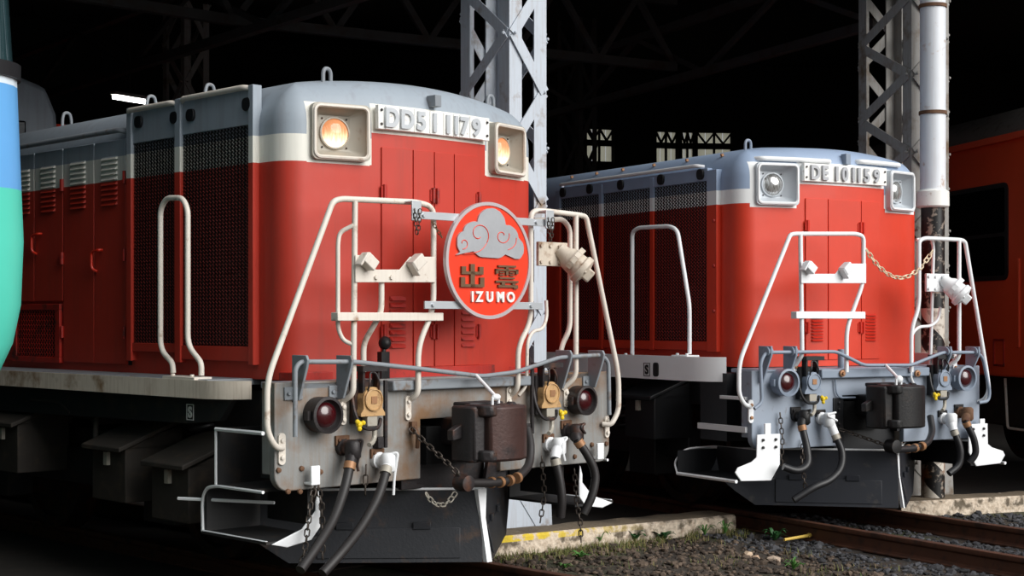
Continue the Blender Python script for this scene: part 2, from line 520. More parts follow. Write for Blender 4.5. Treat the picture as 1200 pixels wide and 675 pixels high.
def lattice_column(label, cx, cy, ang, w, d, h, pitch, phase, mat, angw=.085, lace=.07, group=None):
    """riveted steel column: four angle irons laced with zigzag flats on every face; front-left corner at cx, cy"""
    t = thing('lattice_column', label, 'column', (cx, cy, -.12), math.radians(ang), group)
    th = .012
    cor = [(0, 0, 1, 1), (w, 0, -1, 1), (0, d, 1, -1), (w, d, -1, -1)]
    for x, y, sx, sy in cor:
        m = MB()
        m.box(min(x, x + sx * angw), max(x, x + sx * angw), min(y, y + sy * th), max(y, y + sy * th), 0, h)
        m.box(min(x, x + sx * th), max(x, x + sx * th), min(y + sy * th, y + sy * angw), max(y + sy * th, y + sy * angw), 0, h)
        m.build('angle_iron', mat, t, 0)
    def face(o, ux, L, nrm, ph):
        z = -pitch + ph; s = 0; rv = MB()
        while z < h:
            a, b = (0.03, L - .03) if s % 2 == 0 else (L - .03, 0.03)
            z0, z1 = z, z + pitch
            if z1 > .1 and z1 < h + pitch * .5:
                f0 = max(0, (.05 - z0) / pitch); a0 = a + (b - a) * f0; zz = z0 + pitch * f0
                f1 = min(1, (h - z0) / pitch); b1 = a + (b - a) * f1; z1c = z0 + pitch * f1
                pa = Vector(o) + Vector(ux) * a0 + Vector((0, 0, zz)); pb = Vector(o) + Vector(ux) * b1 + Vector((0, 0, z1c))
                off = Vector(nrm) * (.007 + .008 * (s % 2))
                MB().bar(pa + off, pb + off, .009, lace, Vector(nrm).cross(pb - pa)).build('lacing_bar', mat, t, 0)
                rv.ell(pb + off * 2.4, .014, 6, 4)
            z += pitch; s += 1
        if rv.v: rv.build('rivet_row', mat, t)
    face((0, 0, 0), (1, 0, 0), w, (0, -1, 0), phase)
    face((0, 0, 0), (0, 1, 0), d, (-1, 0, 0), phase)
    face((0, d, 0), (1, 0, 0), w, (0, 1, 0), phase + pitch * .5)
    face((w, 0, 0), (0, 1, 0), d, (1, 0, 0), phase)
    for yy in (-.012, d + .004):
        MB().prism([(-.05, .03), (w + .05, .03), (w, .95), (0, .95)], (0, yy, 0), (1, 0, 0), (0, 0, 1), (0, .008, 0)).build('foot_gusset', mat, t, 0)
    b = MB(); b.box(-.08, w + .08, -.08, d + .08, -.02, .03); b.build('base_plate', M['rust'], t, 0, .004)
    return t
lattice_column('pale grey lattice column with zigzag lacing right behind the number 1179 locomotive', -.02, 11.55, 38, .36, .62, 4.74, .42, .03, M['steelgrey'], .12, .085)
lattice_column('grey lattice column beside the white downpipe behind the number 1159 locomotive', 3.49, 13.42, 26, .42, .72, 4.74, .34, .06, M['steelold'], .11, .085)
ip = (216 - 600) / FPX
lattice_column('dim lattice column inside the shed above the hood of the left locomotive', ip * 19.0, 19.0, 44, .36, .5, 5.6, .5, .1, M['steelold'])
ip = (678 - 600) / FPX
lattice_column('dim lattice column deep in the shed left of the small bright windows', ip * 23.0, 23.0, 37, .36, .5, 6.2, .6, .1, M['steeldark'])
ip = (-60 - 600) / FPX
lattice_column('grey lattice column at the left behind the green railcar', polar(53.2, 19.4).x, polar(53.2, 19.4).y, 50.8, .36, .62, 4.74, .42, .1, M['steelold'])
lattice_column('grey lattice column at the far right of the shed front', polar(11.2, 19.4).x + .5, polar(11.2, 19.4).y, 11.2, .42, .62, 4.74, .42, .1, M['steelold'])

# roof trusses in the dark
def truss(label, a, r0, r1, zb, zt):
    t = thing('roof_truss', label, 'truss', polar(a, r0, 0), 0)
    o = polar(a, r0, 0)
    p, q = polar(a, r0) - o, polar(a, r1) - o
    def pt(f, z): v = p.lerp(q, f); return Vector((v.x, v.y, z))
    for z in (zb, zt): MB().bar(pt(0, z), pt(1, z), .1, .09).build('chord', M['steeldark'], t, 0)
    n = 12
    for i in range(n):
        a_, b_ = (zb, zt) if i % 2 == 0 else (zt, zb)
        MB().bar(pt(i / n, a_), pt((i + 1) / n, b_), .05, .06).build('web_bar', M['steeldark'], t, 0)
    return t
truss('dark roof truss running back above the left locomotive', 50.8, 20.4, 40, 4.45, 5.1)
truss('dark roof truss running back between the two locomotives', 37.6, 20.6, 40, 4.45, 5.1)
truss('dark roof truss running back right of the right locomotive', 24.4, 20.6, 40, 4.45, 5.1)
def cross_truss(label, a0, a1, r, zb, zt):
    o = polar(a0, r); t = thing('roof_truss', label, 'truss', o, 0)
    p, q = Vector((0, 0, 0)), polar(a1, r) - o
    def pt(f, z): v = p.lerp(q, f); return Vector((v.x, v.y, z))
    for z in (zb, zt): MB().bar(pt(0, z), pt(1, z), .1, .1).build('chord', M['steeldark'], t, 0)
    n = 10
    for i in range(n):
        a_, b_ = (zb, zt) if i % 2 == 0 else (zt, zb)
        MB().bar(pt(i / n, a_), pt((i + 1) / n, b_), .05, .07).build('web_bar', M['steeldark'], t, 0)
cross_truss('dark cross truss high over the right locomotive', 37.6, 24.4, 24.5, 4.6, 5.4)
cross_truss('dark cross truss high over the left locomotive', 50.8, 37.6, 24.5, 4.6, 5.4)

# fluorescent lamp hanging in the shed
ray = lambda px, py, Y: Vector(((px - 600) / FPX * Y, Y, CAM_H - (py - 375) / FPX * Y))
fl = thing('fluorescent_lamp', 'lit fluorescent tube lamp hanging in the dark shed over the left locomotive', 'lamp', ray(152, 117, 25))
MB().bar((-.19, -.3, 0), (.19, .3, 0), .04, .05).build('tube', emit('tube_glow', (255, 255, 250), 14), fl)
MB().bar((-.2, -.32, .07), (.2, .32, .07), .12, .06).build('fitting', M['white'], fl, 0, .01)
MB().bar((0, 0, .1), (0, 0, 2.2), .02, .02).build('hanger', M['steeldark'], fl, 0)

# kerbs along the shed front
def kerb_mat(yel):
    n = NT('lichened_concrete')
    x, y, z = n.xyz()
    yellow = n.ramp(x, 1.9, .9) if yel else 0.0
    a = n.noise(9, 6); b = n.noise(26, 5)
    c = n.mix(n.ramp(b, .4, .7), lin((226, 210, 190)), lin((178, 158, 136)))
    c = n.mix(n.mul(n.ramp(a, .5, .62), .9), c, lin((84, 74, 58)))
    c = n.mix(n.mul(n.ramp(n.noise(9, 6), .47, .53), n.gt(z, -.05), yellow), c, lin((222, 192, 62)))
    c = n.mix(n.gt(z, -.004), c, n.scale_rgb(lin((104, 92, 76)), n.m('MULTIPLY_ADD', b, .8, .6)))
    n.put(n.bs.inputs['Base Color'], c); n.bs.inputs['Roughness'].default_value = .9
    n.bump(b, .012, .8)
    return n.mat
def kerb(label, p, q, w, h, yel):
    p = Vector(p); q = Vector(q); L = (q - p).length; a = math.atan2(q.y - p.y, q.x - p.x)
    m = MB(); n = 40; ring = [(-.005, -h), (-.008, -.02), (.018, 0), (w - .02, 0), (w, -.02), (w, -h)]
    for i in range(n + 1):
        for yy, zz in ring:
            x = L * i / n
            m.v.append((x, yy + .010 * noise.noise(Vector((x * 5, yy * 9, zz * 20))), zz + (.010 * noise.noise(Vector((x * 4, yy * 9, 7))) if zz > -h else 0)))
    k = len(ring)
    for i in range(n):
        for j in range(k - 1):
            m.f.append((i * k + j, (i + 1) * k + j, (i + 1) * k + j + 1, i * k + j + 1))
    m.f.append(tuple(range(k))); m.f.append(tuple(n * k + j for j in range(k))[::-1])
    o = m.build('concrete_kerb', kerb_mat(yel), None, 40)
    o.location = (p.x, p.y, .0); o.rotation_euler = (0, 0, a)
    return tag(o, label, 'kerb')
kerb('concrete kerb with yellow paint traces beside the left locomotive ending before the rails', (-.55, 10.58, 0), (1.76, 12.1, 0), .32, .17, True)
kerb('pale concrete kerb at the right under the downpipe beyond the rails', (3.28, 12.95, 0), (7.4, 14.55, 0), .28, .17, False)

# tracks
M['rail'] = simple('rusty_rail', (92, 58, 42), .6, .25, var=.2, dirt=(60, 40, 32), damt=.4)
RPROF = [(-.032, 0), (-.035, -.02), (-.03, -.035), (-.009, -.045), (-.009, -.115), (-.055, -.128), (-.055, -.142), (.055, -.142), (.055, -.128), (.009, -.115), (.009, -.045), (.03, -.035), (.035, -.02), (.032, 0)]
def rail(F, x, y0, y1, label):
    o = F.world(x, y0)
    m = MB(); m.prism(RPROF, (0, 0, 0), (1, 0, 0), (0, 0, 1), (0, y1 - y0, 0))
    r = m.build('rail', M['rail'], None, 30, .003)
    r.location = (o.x, o.y, 0); r.rotation_euler = (0, 0, F.t)
    return tag(r, label, 'rail')
rail(FB, -.545, -9, 14, 'rusty rail nearer the grass running out under the right locomotive')
rail(FB, .522, -9, 14, 'rusty rail nearer the kerb running out under the right locomotive')
rail(FA, -.533, -6, 14, 'left rail under the left locomotive in deep shadow')
rail(FA, .533, -6, 14, 'right rail under the left locomotive beside the yellow marked kerb')
M['sleeper'] = simple('dark_sleeper', (52, 44, 38), .9, var=.3)
for F, ys, nm in ((FB, [-5.4 + .62 * i for i in range(12)], 'right'), (FA, [-4 + .62 * i for i in range(10)], 'left')):
    for y in ys:
        o = F.world(0, y)
        m = MB(); m.box(-1.0, 1.0, -.1, .1, -.09, .035)
        sl = m.build('sleeper', M['sleeper'], None, 0, .008)
        sl.location = (o.x, o.y, -.175); sl.rotation_euler = (0, 0, F.t + random.uniform(-.02, .02))
        tag(sl, 'dark sleeper half buried in the ballast of the %s track' % nm, 'sleeper', 'sleepers of the %s track' % nm)

# downpipe
dp = thing('downpipe', 'white rain downpipe with rusty clamps and striped foot at the right column', 'pipe', (3.63, 13.25, -.12))
PR = .109
MB().lathe([(PR, 2.70), (PR, 4.9)], n=24).build('pipe', simple('white_downpipe', (226, 230, 236), .4, var=.06, dirt=(176, 140, 110), damt=.06, streak=.12), dp)
MB().lathe([(PR, 2.775), (PR + .028, 2.755), (PR + .03, 2.63), (PR + .012, 2.615), (PR - .01, 2.62)], n=24).build('socket', M['white'], dp)
sn = NT('black_white_wrap')
x_, y_, z_ = sn.xyz()
ang = sn.m('ARCTAN2', y_, x_)
ph = sn.m('SINE', sn.m('ADD', sn.m('MULTIPLY', z_, 11.0), ang))
cc = sn.mix(sn.m('MAXIMUM', sn.gt(ph, .15), sn.gt(z_, 1.75)), lin((206, 198, 186)), lin((22, 21, 21)))
cc = sn.mix(sn.mul(sn.ramp(sn.noise(16, 6), .54, .6), .85), cc, lin((150, 138, 126)))
cc = sn.mix(sn.mul(sn.ramp(sn.noise(6, 6), .52, .6), sn.lt(z_, .9)), cc, lin((130, 78, 44)))
sn.put(sn.bs.inputs['Base Color'], cc); sn.bs.inputs['Roughness'].default_value = .4
MB().lathe([(.1, .125), (.1, 2.62)], n=24).build('wrapped_pipe', sn.mat, dp)
for z in (3.42, 4.34):
    MB().lathe([(PR, z), (PR + .01, z), (PR + .01, z + .03), (PR, z + .03)], n=24).build('clamp', M['rust'], dp)

# ------------------------------------------------------------------ locomotives
def hood_loft(HW, y0, bow, y1, z0, zt, rc, rt, crown, arch=0.0):
    """closed hood: slightly bowed nose, rounded vertical corners, rounded roof edge, crowned roof"""
    def ring(d):
        pts = []
        r = max(rc - d, .004)
        yc = y0 + bow * (HW - rc) ** 2 + rc
        pts.append((-HW + d, y1))
        for k in range(1, 9): pts.append((-HW + d, y1 + (yc - y1) * k / 9))
        for k in range(9):
            a = math.pi + (math.pi / 2) * k / 8
            pts.append((-HW + d + r + math.cos(a) * r, yc + (d if d > rc else 0) - (rc if d > rc else 0) + math.sin(a) * r if d > rc else yc + math.sin(a) * r))
        xi = HW - max(rc, d)
        for k in range(1, 16):
            x = -xi + 2 * xi * k / 16
            pts.append((x, y0 + d + bow * x * x))
        half = pts[:18]
        for p in reversed(half): pts.append((-p[0], p[1]))
        return pts
    lev = [(0, z0), (0, z0 + .3), (0, z0 + .6), (0, z0 + .9), (0, zt - rt - .3)]
    for k in range(9):
        a = math.pi / 2 * k / 8
        lev.append((rt * (1 - math.cos(a)), zt - rt + rt * math.sin(a)))
    for k in range(1, 7):
        f = k / 6
        lev.append((rt + (HW - rt - .01) * f, zt + crown * (1 - (1 - f) ** 2)))
    m = MB(); N = None
    for d, z in lev:
        r = ring(d); N = len(r)
        f = min(1, max(0, (z - (zt - rt - .06)) / (rt * .8)))
        m.v += [(x, y, z + arch * f * (1 - (x / HW) ** 2)) for x, y in r]
    for i in range(len(lev) - 1):
        for k in range(N - 1):
            m.f.append((i * N + k, i * N + k + 1, (i + 1) * N + k + 1, (i + 1) * N + k))
    m.f.append(tuple(i * N for i in range(len(lev))) + tuple(i * N + N - 1 for i in reversed(range(len(lev)))))
    m.f.append(tuple(range(N))[::-1])
    m.f.append(tuple((len(lev) - 1) * N + k for k in range(N)))
    return m

def cut_lamps(hood, x, y, z, w, h, rot):
    """openings in the nose for the two recessed headlights"""
    m = MB()
    for s in (-1, 1):
        Mx = Matrix.Translation((s * x, y, z)) @ Matrix.Rotation(s * rot, 4, 'Z')
        m.box(-w / 2 + .012, w / 2 - .012, -.3, .135, -h / 2 + .012, h / 2 - .012, Mx)
    c = m.build('cutter', M['dark'], None, 0); c.matrix_world = hood.matrix_world
    c.parent = hood.parent
    b = hood.modifiers.new('b', 'BOOLEAN'); b.operation = 'DIFFERENCE'; b.solver = 'EXACT'; b.object = c
    dg = bpy.context.evaluated_depsgraph_get(); dg.update()
    me = bpy.data.meshes.new_from_object(hood.evaluated_get(dg))
    hood.modifiers.clear(); hood.data = me
    bpy.data.objects.remove(c)

def diamond_mesh(m, x, ya, yb, za, zb, cw=.042, ch=.024, w=.0065, dep=.003):
    """expanded metal in a vertical plane at local x"""
    ny = max(1, int((yb - ya) / cw)); nz = max(1, int((zb - za) / ch))
    cw = (yb - ya) / ny; ch = (zb - za) / nz
    def strand(y0, z0, y1, z1):
        d = Vector((0, y1 - y0, z1 - z0)); nn = Vector((0, -d.z, d.y)).normalized() * w / 2; e = Vector((dep, 0, 0))
        a, b = Vector((x, y0, z0)), Vector((x, y1, z1))
        m.add([a - nn - e * .5, a + nn + e * .5, b + nn + e * .5, b - nn - e * .5], [(0, 1, 2, 3)])
    for i in range(ny):
        for j in range(nz):
            y, z = ya + i * cw, za + j * ch
            strand(y, z + ch / 2, y + cw / 2, z + ch); strand(y + cw / 2, z + ch, y + cw, z + ch / 2)
            strand(y + cw, z + ch / 2, y + cw / 2, z); strand(y + cw / 2, z, y, z + ch / 2)
    return m

def text_mesh(ch, size, depth):
    cu = bpy.data.curves.new('glyph', 'FONT'); cu.body = ch; cu.size = size; cu.extrude = depth / 2; cu.bevel_depth = .0; cu.align_x = 'CENTER'
    cu.offset = 0.006 * size / .15
    o = bpy.data.objects.new('glyph', cu); COL.objects.link(o)
    dg = bpy.context.evaluated_depsgraph_get()
    me = bpy.data.meshes.new_from_object(o.evaluated_get(dg))
    bpy.data.objects.remove(o); bpy.data.curves.remove(cu)
    return me
def glyph(name, ch, h, wfac, depth, loc, mat, parent, tilt=0.0):
    """a raised character standing in the local x-z plane, facing -y; h = cap height"""
    me = text_mesh(ch, 1.0, depth)
    xs = [v.co.x for v in me.vertices]; ys = [v.co.y for v in me.vertices]
    cx, y0, y1 = (min(xs) + max(xs)) / 2, min(ys), max(ys)
    s = h / (y1 - y0)
    for v in me.vertices:
        v.co = Vector(((v.co.x - cx) * s * wfac, -v.co.z, (v.co.y - y0) * s))
    me.materials.clear(); me.materials.append(mat)
    o = bpy.data.objects.new(name, me); COL.objects.link(o)
    o.location = loc; o.rotation_euler = (0, 0, tilt); o.parent = parent
    return o

def rbox_poly(w, h, r, n=5):
    pts = []
    for cx, cz, a0 in ((w / 2 - r, h / 2 - r, 0), (-w / 2 + r, h / 2 - r, 90), (-w / 2 + r, -h / 2 + r, 180), (w / 2 - r, -h / 2 + r, 270)):
        for k in range(n + 1):
            a = math.radians(a0 + 90 * k / n); pts.append((cx + r * math.cos(a), cz + r * math.sin(a)))
    return pts

def headlight(root, x, y, z, w, h, rot, box, rim, lens, label):
    """square hooded headlight with sloping reflector walls and a round lamp low and deep inside"""
    def tr(v):
        c, s = math.cos(rot), math.sin(rot)
        return Vector((x + v[0] * c - v[1] * s, y + v[0] * s + v[1] * c, z + v[2]))
    hl = P('headlight_housing', box, root, 50)
    outer = rbox_poly(w, h, .035); mid = rbox_poly(w - .045, h - .045, .03); inn = rbox_poly(w * .56, h * .62, .012)
    inn = [(a - .012 * (1 if x < 0 else -1), b - .0) for a, b in inn]
    n = len(outer)
    prof = [(outer, .09), (outer, -.012), (mid, -.012), (mid, .0), (inn, .07)]
    vs = []
    for po, yy in prof: vs += [tr((a, yy, b)) for a, b in po]
    fs = []
    for i in range(len(prof) - 1):
        for k in range(n):
            fs.append((i * n + k, i * n + (k + 1) % n, (i + 1) * n + (k + 1) % n, (i + 1) * n + k))
    fs.append(tuple((len(prof) - 1) * n + k for k in range(n)))
    hl.add(vs, fs)
    ho = hl.done(); ho['label'] = label
    r = P('rim', rim, ho, 50)
    pts = [tr((a, -.014, b)) for a, b in rbox_poly(w - .03, h - .03, .035)]
    r.tube(pts, .011, 6, closed=True); r.done()
    o = tr((-.012 if x < 0 else .012, .066, 0)); ax = Vector((math.sin(rot), -math.cos(rot), 0))
    bz = P('bezel', box, ho); bz.lathe([(.094, 0), (.094, .01), (.085, .012), (.083, .004)], o, ax, 28, False); bz.done()
    ln = P('lens', lens, ho, 80); ln.lathe([(.084, .003), (.073, .018), (.05, .03), (.022, .036), (.001, .037)], o, ax, 28); ln.done()
    sc = P('screw', M['ironA'], ho)
    for a, b in ((-1, -1), (-1, 1), (1, -1), (1, 1)): sc.ell(tr((a * w * .21 + (-.012 if x < 0 else .012), .066, b * h * .255)), .006, 6, 4)
    sc.done()
    return ho

def pill(root, x, z, h, w, mat, y=0.0, bolt=None):
    m = P('mounting_plate', mat, root, 40)
    m.prism(rbox_poly(w, h, w * .48), (x, y, z), (1, 0, 0), (0, 0, 1), (0, -.014, 0))
    o = m.done()
    b = P('bolt', bolt or mat, o)
    for s in (-1, 1):
        b.lathe([(.013, 0), (.013, .012), (.006, .014)], (x, y - .014, z + s * h * .27), (0, -1, 0), 6)
    b.done()
    return o

def tail_lamp(root, x, z, r, shell):
    t = P('tail_lamp', shell, root, 40)
    t.lathe([(r * .98, 0), (r, .02), (r, .085), (r * 1.03, .09), (r * 1.03, .105), (r * .86, .108), (r * .82, .085), (r * .74, .075)], (x, 0, z), (0, -1, 0), 32, True)
    o = t.done()
    l = P('red_lens', M['redlens'], o, 80)
    l.lathe([(r * .72, .074), (r * .66, .088), (r * .4, .1), (r * .15, .106), (.001, .107)], (x, 0, z), (0, -1, 0), 28); l.done()['label'] = 'dark red glass lens'
    h = P('hinge', shell, o); h.box(x - r * 1.2, x - r * .9, -.075, -.04, z - .025, z + .025); h.done()
    return o

def receptacle(root, x, z, cap, frame, side):
    """electric jumper socket with a bell-shaped spring lid, cable box and yellow drain tap"""
    b = P('jumper_socket', frame, root, 40)
    b.box(x - .085, x + .075, -.05, 0, z - .12, z + .12)
    b.box(x - .06, x - .045, -.09, -.04, z + .05, z + .19); b.box(x + .045, x + .06, -.09, -.04, z + .05, z + .19)
    b.box(x - .075, x + .1, -.11, 0, z + .17, z + .2)
    o = b.done()
    c = P('cap', cap, o, 40)
    poly = [(-.085, -.078), (.085, -.078), (.085, -.062), (.066, -.035)]
    for k in range(13):
        a = math.radians(-15 + 210 * k / 12); poly.append((.07 * math.cos(a), .012 + .072 * math.sin(a)))
    poly += [(-.066, -.035), (-.085, -.062)]
    c.prism(poly, (x, -.05, z), (1, 0, 0), (0, 0, 1), (0, -.055, 0))
    c.lathe([(.062, 0), (.062, .012), (.056, .014), (.054, .008)], (x, -.105, z + .012), (0, -1, 0), 24)
    co = c.done()
    e = P('emblem', M['brass'], co); e.box(x - .02, x + .02, -.118, -.113, z - .008, z + .032); e.done()
    s = P('spring_loop', frame, o)
    s.tube([(x - .038, -.1, z + .05), (x - .034, -.12, z + .11), (x - .02, -.1, z + .165), (x + .02, -.1, z + .165), (x + .034, -.12, z + .11), (x + .038, -.1, z + .05)], .006, 6, .02); s.done()
    k = P('cable_box', M['lampbox'], o, 40, .004); k.box(x - .036, x + .036, -.1, -.02, z - .135, z - .078); k.done()
    g = P('guard_loop', frame, o)
    g.tube([(x - .1, -.04, z + .06), (x - .105, -.07, z - .06), (x - .06, -.09, z - .15), (x + .05, -.09, z - .15), (x + .09, -.06, z - .1)], .011, 8, .05); g.done()
    d = P('drain_elbow', M['lampbox'], o); d.tube([(x + .03, -.08, z - .14), (x + .03, -.08, z - .2), (x + .0, -.1, z - .225), (x - .04, -.12, z - .235)], .014, 8, .02); d.done()
    y = P('tap', M['yellow'], o); tx = x + side * .095; tz = z - .12
    y.ell((tx, -.1, tz), .02, 8, 6)
    for a in (0, 120, 240): y.ell((tx + .024 * math.cos(math.radians(a + 20)), -.108, tz + .024 * math.sin(math.radians(a + 20))), .014, 7, 5)
    y.done()['label'] = 'small yellow drain tap'
    return o

def cock_hose(root, F, base, path, cock, hose, r=.027, handle=None, white=False):
    """angle cock on a flange and the brake hose hanging from it; pixel path with depth on the beam"""
    bp = F.front(*base)
    h = P('brake_hose', hose, root, 60)
    pts = [F.front(*q) for q in path]
    h.tube(pts, r, 12, .12); o = h.done()
    c = P('angle_cock', cock, o, 50)
    p0 = Vector((bp.x - .01, 0, bp.z + .02)); p1 = pts[0] + (pts[0] - pts[1]).normalized() * .01
    mid = Vector((bp.x, -.09, bp.z + .01))
    c.tube([p0, mid, p1.lerp(mid, .3), p1 + (pts[1] - pts[0]).normalized() * .02], .036, 12, .05, r2=.033)
    c.lathe([(.03, -.055), (.045, -.04), (.045, .04), (.03, .055)], mid, (0, 0, 1), 14)
    c.lathe([(.047, 0), (.047, .03)], p0, (0, -1, 0), 12)
    c.done()
    k = P('clamp', M['brass'] if not white else M['lampbox'], o)
    dd = (pts[1] - pts[0]).normalized()
    k.lathe([(r + .006, .01), (r + .006, .05)], pts[0], dd, 14); k.done()
    fl = P('flange', M['rust'] if root.get('worn') else M['ironB'], o, 40, .003)
    fl.box(bp.x - .06, bp.x + .035, -.016, 0, bp.z + .03, bp.z + .085)
    for q in (-.038, .012): fl.lathe([(.011, 0), (.011, .01)], (bp.x + q, -.016, bp.z + .06), (0, -1, 0), 6)
    fl.done()
    if handle:
        hm = P('cock_handle', cock, o)
        hm.tube([mid + Vector((0, -.02, .05)), mid + Vector((.03, -.05, .06))] + [F.front(*q) for q in handle], .008, 7, .03); hm.done()
    return o

def coupler(root, F, cxl, zc, mat, iron2, lift, yf):
    """automatic knuckle coupler; cxl = its local x, head front at local y = -yf"""
    h = P('coupler', mat, root, 30, .012)
    x = cxl
    # shank
    h.box(x - .085, x + .085, -.2, .55, zc - .085, zc + .075)
    # head in plan: flared throat, guard arm at the left, knuckle side at the right
    head = [(-.10, -.10), (.10, -.10), (.20, -.20), (.22, -yf + .10), (.16, -yf + .02), (.10, -yf + .02), (.06, -yf + .12), (-.06, -yf + .12), (-.13, -yf - .0), (-.2, -yf + .02), (-.2, -.24)]
    h.prism(head, (x, 0, zc - .155), (1, 0, 0), (0, 1, 0), (0, 0, .3))
    o = h.done()
    k = P('knuckle', iron2, o, 40, .015)
    kn = [(-.13, -yf + .14), (.15, -yf + .14), (.215, -yf + .07), (.17, -yf - .03), (.09, -yf - .075), (-.05, -yf - .075), (-.13, -yf - .04)]
    k.prism(kn, (x, 0, zc - .16), (1, 0, 0), (0, 1, 0), (0, 0, .315)); k.done()
    for dz in (-.158, .098):
        lug = P('hinge_lug', mat, o, 40, .012); lug.prism([(-.175, -yf + .14), (-.175, -yf - .02), (-.135, -yf - .06), (-.09, -yf - .06), (-.09, -yf + .14)], (x, 0, zc + dz), (1, 0, 0), (0, 1, 0), (0, 0, .065)); lug.done()
    g = P('guard_arm', mat, o, 40, .012)
    g.prism([(-.15, -yf + .2), (-.215, -yf + .2), (-.215, -yf + .05), (-.19, -yf + .02), (-.15, -yf + .02)], (x, 0, zc - .165), (1, 0, 0), (0, 1, 0), (0, 0, .32)); g.done()
    t = P('lock_top', mat, o, 40, .01)
    t.prism([(-.13, -.12), (.13, -.12), (.15, -yf + .14), (-.12, -yf + .14)], (x, 0, zc + .14), (1, 0, 0), (0, 1, 0), (0, 0, .03))
    t.lathe([(.05, 0), (.045, .03), (.02, .035)], (x + .03, -yf + .03, zc + .13), (0, 0, 1), 16)
    t.done()
    pn_ = P('knuckle_pin', mat, o); pn_.lathe([(.035, 0), (.035, .32), (.02, .335)], (x + .13, -yf + .06, zc - .165), (0, 0, 1), 14); pn_.done()
    rb = P('rib', mat, o, 30, .006); rb.prism([(0, 0), (-.09, -.04), (-.09, -.10), (-.02, -.09)], (x - .19, -.24, zc + .06), (1, 0, 0), (0, 0, 1), (0, -.05, 0)); rb.done()
    dg = P('draft_pocket', M['dark'], o, 0)
    dg.box(x - .2, x + .2, .03, .4, zc - .2, zc + .02); dg.done()
    return o

def handrail(root, F, path, y, mat, r=.0168, fil=.09, name='handrail'):
    m = P(name, mat, root, 60)
    pts = []
    for q in path:
        yy = q[2] if len(q) > 2 else y
        pts.append(F.front(q[0], q[1], yy))
    m.tube(pts, r, 12, fil)
    return m.done()

def plow(root, tip, ztop, zbot, wl, back, mat, edge, th=.012, rw=1.0):
    """two wings meeting in a tall ridge below the coupler"""
    for s in (-1, 1):
        w = P('plow_blade', mat, root, 30, .002)
        a = Vector((0, tip, 0)); b = Vector((s * wl, tip + back, 0))
        d = (b - a); nrm = Vector((d.y, -d.x, 0)).normalized()
        if nrm.y > 0: nrm = -nrm
        n = 10; pts = []
        def pt(f, v):   # v 0 bottom .. 1 top; slightly hollow face; outer bottom corner cut away
            zb = zbot + max(0, (f - .72)) * 1.3
            z = zb + (ztop - zb) * v
            return a + d * f + Vector((0, 0, z)) + nrm * (.06 * (1 - v) ** 2 - .0) * (1 - .3 * f)
        for k in range(2):
            for i in range(n + 1):
                for j in range(7): pts.append(pt(i / n, j / 6) - nrm * th * k)
        fs = []
        for k in range(2):
            for i in range(n):
                for j in range(6):
                    q = k * (n + 1) * 7 + i * 7 + j
                    fs.append((q, q + 7, q + 8, q + 1))
        H_ = (n + 1) * 7
        for i in range(n):
            fs.append((i * 7, (i + 1) * 7, H_ + (i + 1) * 7, H_ + i * 7)); fs.append((i * 7 + 6, (i + 1) * 7 + 6, H_ + (i + 1) * 7 + 6, H_ + i * 7 + 6))
        for j in range(6):
            fs.append((j, j + 1, H_ + j + 1, H_ + j)); fs.append((n * 7 + j, n * 7 + j + 1, H_ + n * 7 + j + 1, H_ + n * 7 + j))
        w.add(pts, fs)
        o = w.done()
        e = P('edge_strip', edge, o, 40); e.tube([pt(0.0, 1), pt(.5, 1), pt(1, 1)], .008, 6); e.done()['label'] = 'white painted top edge'
        ang = math.atan2(d.y, d.x)
        for f in (.22, .5):
            p = pt(f, .5); Mx = Matrix.Translation(p + nrm * .012) @ Matrix.Rotation(ang, 4, 'Z')
            hg = P('hatch_hinge', mat, o, 30, .002); hg.box(-.05, .05, -.008, .008, -.02, .022, Mx); hg.done()
        ht = P('hatch', mat, o, 30, .003)
        c = [pt(.08, .06), pt(.6, .06), pt(.6, .47), pt(.08, .47)]
        ht.add([p + nrm * .001 for p in c] + [p + nrm * .007 for p in c], [(0, 1, 2, 3), (7, 6, 5, 4), (0, 4, 5, 1), (1, 5, 6, 2), (2, 6, 7, 3), (3, 7, 4, 0)])
        ht.done()
    r = P('ridge', edge, root, 40)
    pts_ = [(-.02, tip - .065, zbot), (.02, tip - .065, zbot), (.018, tip - .012, zbot + .25), (-.018, tip - .012, zbot + .25), (.035, tip - .002, ztop), (-.035, tip - .002, ztop),
           (-.02, tip - .03, zbot), (.02, tip - .03, zbot), (.018, tip + .02, zbot + .25), (-.018, tip + .02, zbot + .25), (.035, tip + .04, ztop), (-.035, tip + .04, ztop)]
    r.add([(a_ * rw, b_, c_) for a_, b_, c_ in pts_],
          [(0, 1, 2, 3), (3, 2, 4, 5), (6, 9, 8, 7), (9, 11, 10, 8), (0, 3, 9, 6), (3, 5, 11, 9), (1, 7, 8, 2), (2, 8, 10, 4), (5, 4, 10, 11), (0, 6, 7, 1)])
    r.done()['label'] = 'white painted front ridge'

def louvre(parent, o, ux, nrm, w, h, n, dz, mat):
    for k in range(n):
        m = MB(); z = o[2] - k * dz
        ux_ = Vector(ux); nr = Vector(nrm); b = Vector((o[0], o[1], z))
        a0, a1 = b - ux_ * w / 2, b + ux_ * w / 2
        up = Vector((0, 0, h))
        vs = [a0, a1, a1 + up, a0 + up, a0 + nr * .016 + ux_ * .01, a1 + nr * .016 - ux_ * .01]
        m.add(vs, [(0, 1, 5, 4), (4, 5, 2, 3), (0, 4, 3), (1, 2, 5), (0, 3, 2, 1)])
        m.build('louvre', mat, parent, 30)

